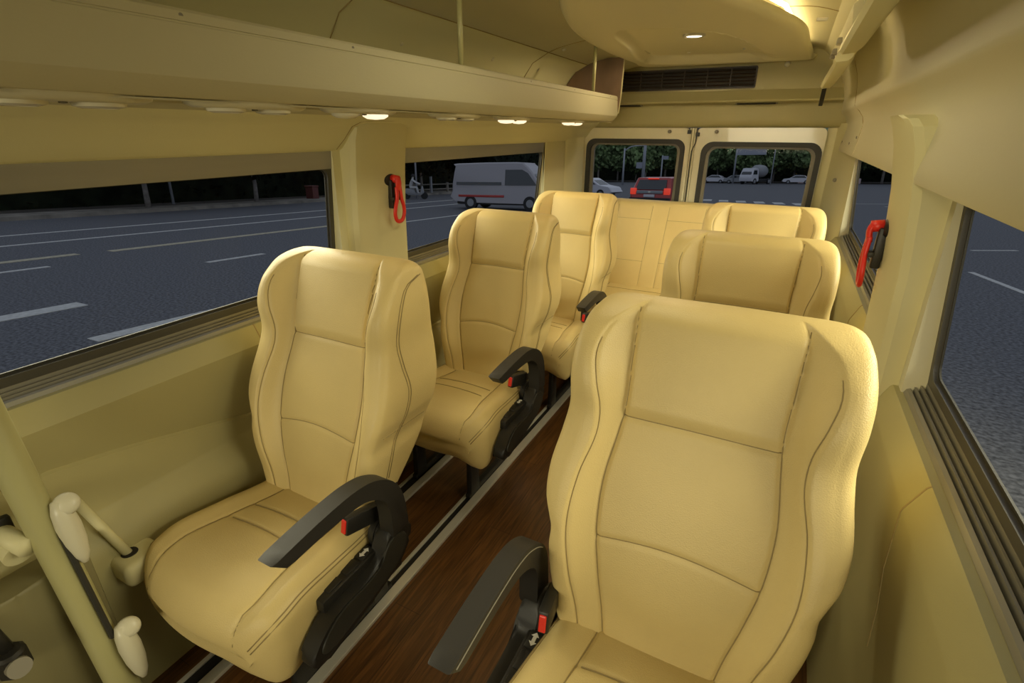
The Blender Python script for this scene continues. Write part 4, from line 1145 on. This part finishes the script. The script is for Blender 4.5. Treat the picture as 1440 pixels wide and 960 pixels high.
# poles and signs
def polething(name, x, y, h, r, label, cat, arms=(), sign=None, group=None):
    e = bpy.data.objects.new(name, None); COL.objects.link(e); tag(e, label, cat, group); e.matrix_world = GM @ Matrix.Translation((x, y, 0))
    bm = bmesh.new(); tube(bm, [(0, 0, 0), (0, 0, h)], lambda t: r * (1 - 0.3 * t), 12); obj('post', bm, 'polegrey', e, smooth=True)
    for (dx, z, L) in arms:
        bm = bmesh.new(); tube(bm, smoothpts([(0, 0, z), (dx * 0.4, 0, z + L), (dx, 0, z + L * 1.2)], 4), r * 0.5, 8); obj('arm', bm, 'polegrey', e, smooth=True)
        bm = bmesh.new(); box(bm, dx - 0.45, dx + 0.45, -0.15, 0.15, z + L * 1.1, z + L * 1.3, 0.05); obj('lamp_head', bm, 'polegrey', e)
    if sign:
        sx_, z0, z1, off = sign; bm = bmesh.new(); box(bm, off - sx_, off + sx_, -0.06, 0.0, z0, z1, 0.02); obj('sign_plate', bm, 'signblue', e)
        bm = bmesh.new(); box(bm, off - sx_ + 0.1, off + sx_ - 0.1, -0.075, -0.06, z0 + 0.1, z1 - 0.1); obj('border', bm, 'carwhite', e) if False else bm.free()


polething('street_lamp', -23.0, 81.4, 5.4, 0.16, 'pale street lamp left of the red car in the left rear door', 'street lamp', arms=((2.6, 5.0, 0.6),))
polething('street_lamp', -18.2, 74.5, 9, 0.24, 'tallest grey pole just left of the red car, with a small box sign', 'street lamp', sign=(0.45, 2.4, 3.2, -0.6))
polething('sign_post', -17.3, 82.0, 4.3, 0.12, 'short pole with a small blue-grey sign above the red car', 'sign post', sign=(0.5, 3.7, 4.2, 0.4))
polething('street_lamp', -14.3, 82.0, 5.6, 0.12, 'slim lamp pole rising directly behind the red car roof', 'street lamp', arms=((1.6, 4.9, 0.5),))
polething('gantry_sign', -8.6, 100.0, 10.0, 0.15, 'wide grey overhead road sign high in the right rear door window', 'road sign', sign=(2.35, 4.7, 6.5, 2.3))
polething('street_lamp', -2.4, 90.0, 9, 0.08, 'thin grey pole in the middle of the right rear door window', 'street lamp')
polething('street_lamp', 4.0, 100.0, 9, 0.12, 'thin pole near the right edge of the right rear door window', 'street lamp')
polething('street_lamp', -24.5, 31.5, 7, 0.07, 'slim grey pole between the red hammer and the passing van', 'street lamp')
polething('street_lamp', -30.5, 17.2, 7, 0.07, 'slim dark grey pole behind the far footpath, left window', 'street lamp')
bm = bmesh.new(); box(bm, -0.35, 0.35, -0.25, 0.25, 0, 0.75, 0.05); box(bm, -0.38, 0.38, -0.28, 0.28, 0.75, 0.85, 0.03); tag(gobj(obj('litter_bin', bm, mat('dull_red_bin', (0.12, 0.03, 0.025), 0.6)), -28.2, 25.0, 0.15), 'dull red litter bin at the right end of the left window', 'bin')
# railing beyond the road
rl = bpy.data.objects.new('road_railing', None); COL.objects.link(rl); rl.matrix_world = GM @ Matrix.Translation((-27.5, 30, 0)); tag(rl, 'low pale roadside railing behind the scooter rider', 'railing')
bm = bmesh.new()
for z in (0.45, 0.85): tube(bm, [(0, 0, z), (0.4, 22, z)], 0.05, 8)
obj('rails', bm, 'kerb', rl)
for k in range(10):
    bm = bmesh.new(); box(bm, -0.09 + 0.4 * k / 9, 0.09 + 0.4 * k / 9, k * 2.4 - 0.09, k * 2.4 + 0.09, 0, 1.5 if k % 2 else 1.0, 0.02); obj('post', bm, 'cargrey' if k % 2 else 'kerb', rl)


# vehicles.  local axes: +y = forward, z up, origin on the ground in the middle
def vehicle(name, x, y, rz, label, cat, prof, W_, waist, paint, wheels, wr, glass, zroof, tails=None, extra=None):
    e = bpy.data.objects.new(name, None); COL.objects.link(e); tag(e, label, cat); e.matrix_world = GM @ Matrix.Translation((x, y, 0)) @ Matrix.Rotation(rz, 4, 'Z')
    def hwz(z): return W_ / 2 if z < waist else W_ / 2 - (z - waist) / max(0.01, zroof - waist) * 0.14
    bm = bmesh.new(); P = smoothpts(prof, 2, closed=True)
    cols = []
    for s_ in (-1, -0.93, -0.5, 0, 0.5, 0.93, 1):
        k = 0.97 if abs(s_) == 1 else 1.0
        cols.append([bm.verts.new((s_ * hwz(p[1]), p[0] * k, (p[1] - 0.6) * (k if p[1] > 0.6 else 1) + 0.6)) for p in P])
    n = len(P)
    for A, B in zip(cols, cols[1:]):
        for j in range(n): bm.faces.new((A[j], A[(j + 1) % n], B[(j + 1) % n], B[j]))
    bm.faces.new(cols[0]); bm.faces.new(cols[-1][::-1]); obj('body', bm, paint, e, auto=35)
    for kind, q in glass:
        bm = bmesh.new()
        if kind == 'side':
            for s_ in (-1, 1):
                A = [bm.verts.new((s_ * (hwz(b) + 0.006), a, b)) for a, b in q]; B = [bm.verts.new((s_ * (hwz(b) - 0.03), a, b)) for a, b in q]
                bm.faces.new(A); bm.faces.new(B)
                for j in range(len(q)): bm.faces.new((A[j], A[(j + 1) % len(q)], B[(j + 1) % len(q)], B[j]))
            obj('side_window', bm, 'carglass', e)
        else:
            (y0, z0), (y1, z1), hx = q
            A = [(-hx, y0, z0), (hx, y0, z0), (hx * 0.9, y1, z1), (-hx * 0.9, y1, z1)]
            V = [bm.verts.new(p) for p in A] + [bm.verts.new((p[0], p[1] + 0.05 * (1 if kind == 'rear' else -1), p[2])) for p in A]
            for f_ in ((0, 1, 2, 3), (7, 6, 5, 4), (0, 4, 5, 1), (1, 5, 6, 2), (2, 6, 7, 3), (3, 7, 4, 0)): bm.faces.new([V[i] for i in f_])
            obj('rear_window' if kind == 'rear' else 'windscreen', bm, 'carglass', e)
    for yw in wheels:
        for s_ in (-1, 1):
            bm = bmesh.new(); tube(bm, [(s_ * (W_ / 2 - 0.22), yw, wr), (s_ * (W_ / 2 + 0.01), yw, wr)], wr, 24); wh = obj('wheel', bm, 'tyre', e, auto=40)
            bm = bmesh.new(); tube(bm, [(s_ * (W_ / 2 - 0.02), yw, wr), (s_ * (W_ / 2 + 0.02), yw, wr)], wr * 0.55, 18); obj('hub', bm, 'cargrey', wh, auto=40)
    for nm, mt, bx in (extra or []):
        bm = bmesh.new(); box(bm, *bx, 0.02); obj(nm, bm, mt, e, auto=40)
    return e


suv = [(-2.1, 0.35), (-2.15, 0.6), (-2.12, 0.95), (-1.95, 1.15), (-1.75, 1.52), (-1.5, 1.60), (0.2, 1.62), (0.6, 1.55), (1.15, 1.08), (1.95, 0.92), (2.15, 0.7), (2.15, 0.35), (0, 0.3)]
vehicle('red_car', -5.25, 26.3, math.radians(-8), 'red car with lit brake lights seen through the left rear door', 'car', suv, 1.86, 0.98, 'carred', (-1.3, 1.35), 0.34,
        [('side', [(-1.6, 1.02), (0.95, 1.02), (0.45, 1.46), (-1.45, 1.48)]), ('rear', ((-2.07, 1.08), (-1.80, 1.50), 0.72)), ('front', ((1.15, 1.08), (0.62, 1.5), 0.7))], 1.62,
        extra=[('tail_light', 'tail', (-0.93, -0.66, -2.17, -2.0, 0.86, 1.14)), ('tail_light', 'tail', (0.66, 0.93, -2.17, -2.0, 0.86, 1.14)), ('brake_light', 'tail', (-0.25, 0.25, -1.84, -1.72, 1.53, 1.58)),
               ('tailgate_panel', 'cargrey', (-0.62, 0.62, -2.19, -2.1, 0.90, 1.04)), ('rear_bumper', 'tyre', (-0.94, 0.94, -2.24, -2.0, 0.34, 0.72)), ('number_plate', 'carwhite', (-0.26, 0.26, -2.215, -2.1, 0.74, 0.87)), ('emblem', 'alu', (-0.06, 0.06, -2.205, -2.15, 0.93, 1.01))])
sed = [(-2.2, 0.35), (-2.25, 0.7), (-2.2, 0.92), (-1.7, 0.98), (-1.05, 1.38), (0.1, 1.44), (0.45, 1.38), (1.2, 0.95), (2.0, 0.82), (2.2, 0.6), (2.15, 0.35), (0, 0.3)]
gl_sed = [('side', [(-1.35, 0.98), (0.95, 0.98), (0.35, 1.34), (-0.95, 1.34)]), ('rear', ((-1.68, 1.0), (-1.1, 1.36), 0.66)), ('front', ((1.2, 0.96), (0.47, 1.36), 0.66))]
vehicle('white_car', -13.4, 38.6, math.radians(-100), 'white car at the left edge of the left rear door window', 'car', sed, 1.8, 0.95, 'carwhite', (-1.35, 1.35), 0.32, gl_sed, 1.44)
vehicle('silver_car', -12.3, 104.5, math.radians(85), 'small distant pale car at the left of the right rear door window', 'car', sed, 1.8, 0.95, 'carwhite', (-1.35, 1.35), 0.32, gl_sed, 1.44)
vehicle('silver_car', -8.0, 102.0, math.radians(-92), 'small distant pale car just left of the grey truck', 'car', sed, 1.8, 0.95, 'cargrey', (-1.35, 1.35), 0.32, gl_sed, 1.44)
vehicle('silver_car', 1.3, 103.0, math.radians(92), 'small distant pale car right of the grey truck', 'car', sed, 1.8, 0.95, 'carwhite', (-1.35, 1.35), 0.32, gl_sed, 1.44)
van = [(-2.62, 0.42), (-2.68, 0.9), (-2.62, 1.5), (-2.50, 2.12), (-2.35, 2.26), (0.9, 2.30), (1.35, 2.20), (1.75, 1.86), (2.25, 1.22), (2.62, 1.05), (2.72, 0.7), (2.66, 0.38), (0, 0.34)]
vehicle('white_van', -12.9, 24.0, math.radians(-86), 'white minivan passing on the road outside the second left window', 'van', van, 1.85, 1.25, 'vanpaint', (-1.6, 1.7), 0.35,
        [('side', [(0.35, 1.22), (2.05, 1.22), (1.55, 1.80), (1.25, 1.95), (0.35, 1.95)]), ('side', [(-2.4, 1.22), (0.15, 1.22), (0.15, 1.36), (-2.4, 1.36)]), ('rear', ((-2.66, 1.35), (-2.52, 2.0), 0.7)), ('front', ((2.28, 1.28), (1.52, 2.08), 0.75))], 2.30,
        extra=[('side_stripe', 'carred', (-0.94, 0.94, -2.3, 0.3, 0.62, 0.74)), ('lower_skirt', 'tyre', (-0.90, 0.90, -2.4, 2.4, 0.26, 0.42)), ('roof_stripe', 'carred', (-0.80, 0.80, -2.3, 0.6, 2.02, 2.06))])
trk = [(0.9, 0.5), (0.95, 1.2), (0.95, 2.3), (1.1, 2.5), (2.2, 2.5), (2.55, 1.6), (2.7, 1.4), (2.7, 0.5)]
tk = vehicle('tank_truck', -5.0, 97.5, math.radians(150), 'grey and white truck with rounded load in the right rear door window', 'truck', trk, 2.3, 1.5, 'carwhite', (-2.2, 1.8), 0.48,
             [('side', [(1.3, 1.55), (2.45, 1.55), (2.15, 2.2), (1.3, 2.2)]), ('front', ((2.66, 1.55), (2.28, 2.35), 0.9))], 2.5, extra=[('chassis', 'tyre', (-1.0, 1.0, -3.3, 2.3, 0.45, 0.85)), ('headlight', 'lensoff', (-1.0, -0.6, 2.66, 2.78, 0.8, 1.0)), ('headlight', 'lensoff', (0.6, 1.0, 2.66, 2.78, 0.8, 1.0))])
bm = bmesh.new(); lathe(bm, [(0, -2.4), (0.7, -2.35), (0.95, -1.8), (1.05, -0.8), (1.0, 0.0), (0.8, 0.5), (0, 0.6)], 24, Matrix.Translation((0, 0, 2.05)) @ Matrix.Rotation(-PI / 2, 4, 'X')); obj('load_drum', bm, 'cargrey', tk, smooth=True)
# low pink and white roadside barrier on the right
bar = bpy.data.objects.new('road_barrier', None); COL.objects.link(bar); bar.matrix_world = GM @ Matrix.Translation((4.5, 106, 0)); tag(bar, 'low pale pink roadside barrier right of the truck', 'barrier')
for k in range(5):
    bm = bmesh.new(); box(bm, -3 + k * 1.9, -3 + k * 1.9 + 1.7, -0.2, 0.2, 0, 0.9, 0.08); obj('barrier_block', bm, mat('pale_pink_barrier', (0.5, 0.38, 0.40), 0.6) if k == 0 else bpy.data.materials['pale_pink_barrier'], bar)


# scooter with rider, far away behind the left pillar
sc = bpy.data.objects.new('scooter', None); COL.objects.link(sc); sc.matrix_world = GM @ Matrix.Translation((-23.6, 30.2, 0)) @ Matrix.Rotation(math.radians(-60), 4, 'Z'); tag(sc, 'small dark scooter ridden past the far kerb beside the red hammer', 'scooter')
for y in (-0.62, 0.62):
    bm = bmesh.new(); tube(bm, [(-0.05, y, 0.25), (0.05, y, 0.25)], 0.25, 20); obj('wheel', bm, 'tyre', sc, auto=40)
bm = bmesh.new(); prism(bm, [(-0.75, 0.45), (-0.7, 0.75), (-0.1, 0.72), (0.0, 0.4), (0.35, 0.38), (0.45, 0.9), (0.52, 0.9), (0.62, 0.45), (0.4, 0.28), (-0.5, 0.28)], 'x', -0.13, 0.13, 0.03); obj('body', bm, 'cargrey', sc, auto=40)
bm = bmesh.new(); tube(bm, [(-0.32, 0.42, 1.02), (0, 0.48, 1.0), (0.32, 0.42, 1.02)], 0.025, 8); obj('handlebar', bm, 'tyre', sc)


def skinned(name, verts, edges, radii, m, parent=None, sub=1, root=0):
    me = bpy.data.meshes.new(name); me.from_pydata(verts, edges, []); o = bpy.data.objects.new(name, me); COL.objects.link(o)
    md = o.modifiers.new('skin', 'SKIN'); md.use_smooth_shade = True
    for i, r in enumerate(radii): me.skin_vertices[0].data[i].radius = (r, r)
    me.skin_vertices[0].data[root].use_root = True
    s_ = o.modifiers.new('sub', 'SUBSURF'); s_.levels = sub; s_.render_levels = sub
    me.materials.append(M[m]); o.parent = parent; return o


rd = bpy.data.objects.new('person', None); COL.objects.link(rd); rd.matrix_world = sc.matrix_world.copy(); tag(rd, 'person in a pale jacket and helmet riding the small scooter', 'person')
v = [(0, -0.35, 0.80), (0, -0.30, 1.05), (0, -0.20, 1.30), (0, -0.15, 1.42), (0, -0.12, 1.56),
     (-0.17, -0.18, 1.32), (-0.24, 0.08, 1.14), (-0.26, 0.36, 1.04), (0.17, -0.18, 1.32), (0.24, 0.08, 1.14), (0.26, 0.36, 1.04),
     (-0.10, -0.33, 0.80), (-0.16, 0.10, 0.82), (-0.15, 0.18, 0.46), (-0.15, 0.30, 0.42), (0.10, -0.33, 0.80), (0.16, 0.10, 0.82), (0.15, 0.18, 0.46), (0.15, 0.30, 0.42)]
e_ = [(0, 1), (1, 2), (2, 3), (3, 4), (2, 5), (5, 6), (6, 7), (2, 8), (8, 9), (9, 10), (0, 11), (11, 12), (12, 13), (13, 14), (0, 15), (15, 16), (16, 17), (17, 18)]
r_ = [0.15, 0.14, 0.15, 0.06, 0.10, 0.07, 0.05, 0.04, 0.07, 0.05, 0.04, 0.10, 0.08, 0.05, 0.045, 0.10, 0.08, 0.05, 0.045]
skinned('body', v, e_, r_, 'cloth', rd)
bm = bmesh.new(); lathe(bm, [(0.135, -0.02), (0.14, 0.05), (0.10, 0.13), (0, 0.16)], 18, Matrix.Translation((0, -0.12, 1.57))); obj('helmet', bm, 'tyre', rd, smooth=True)
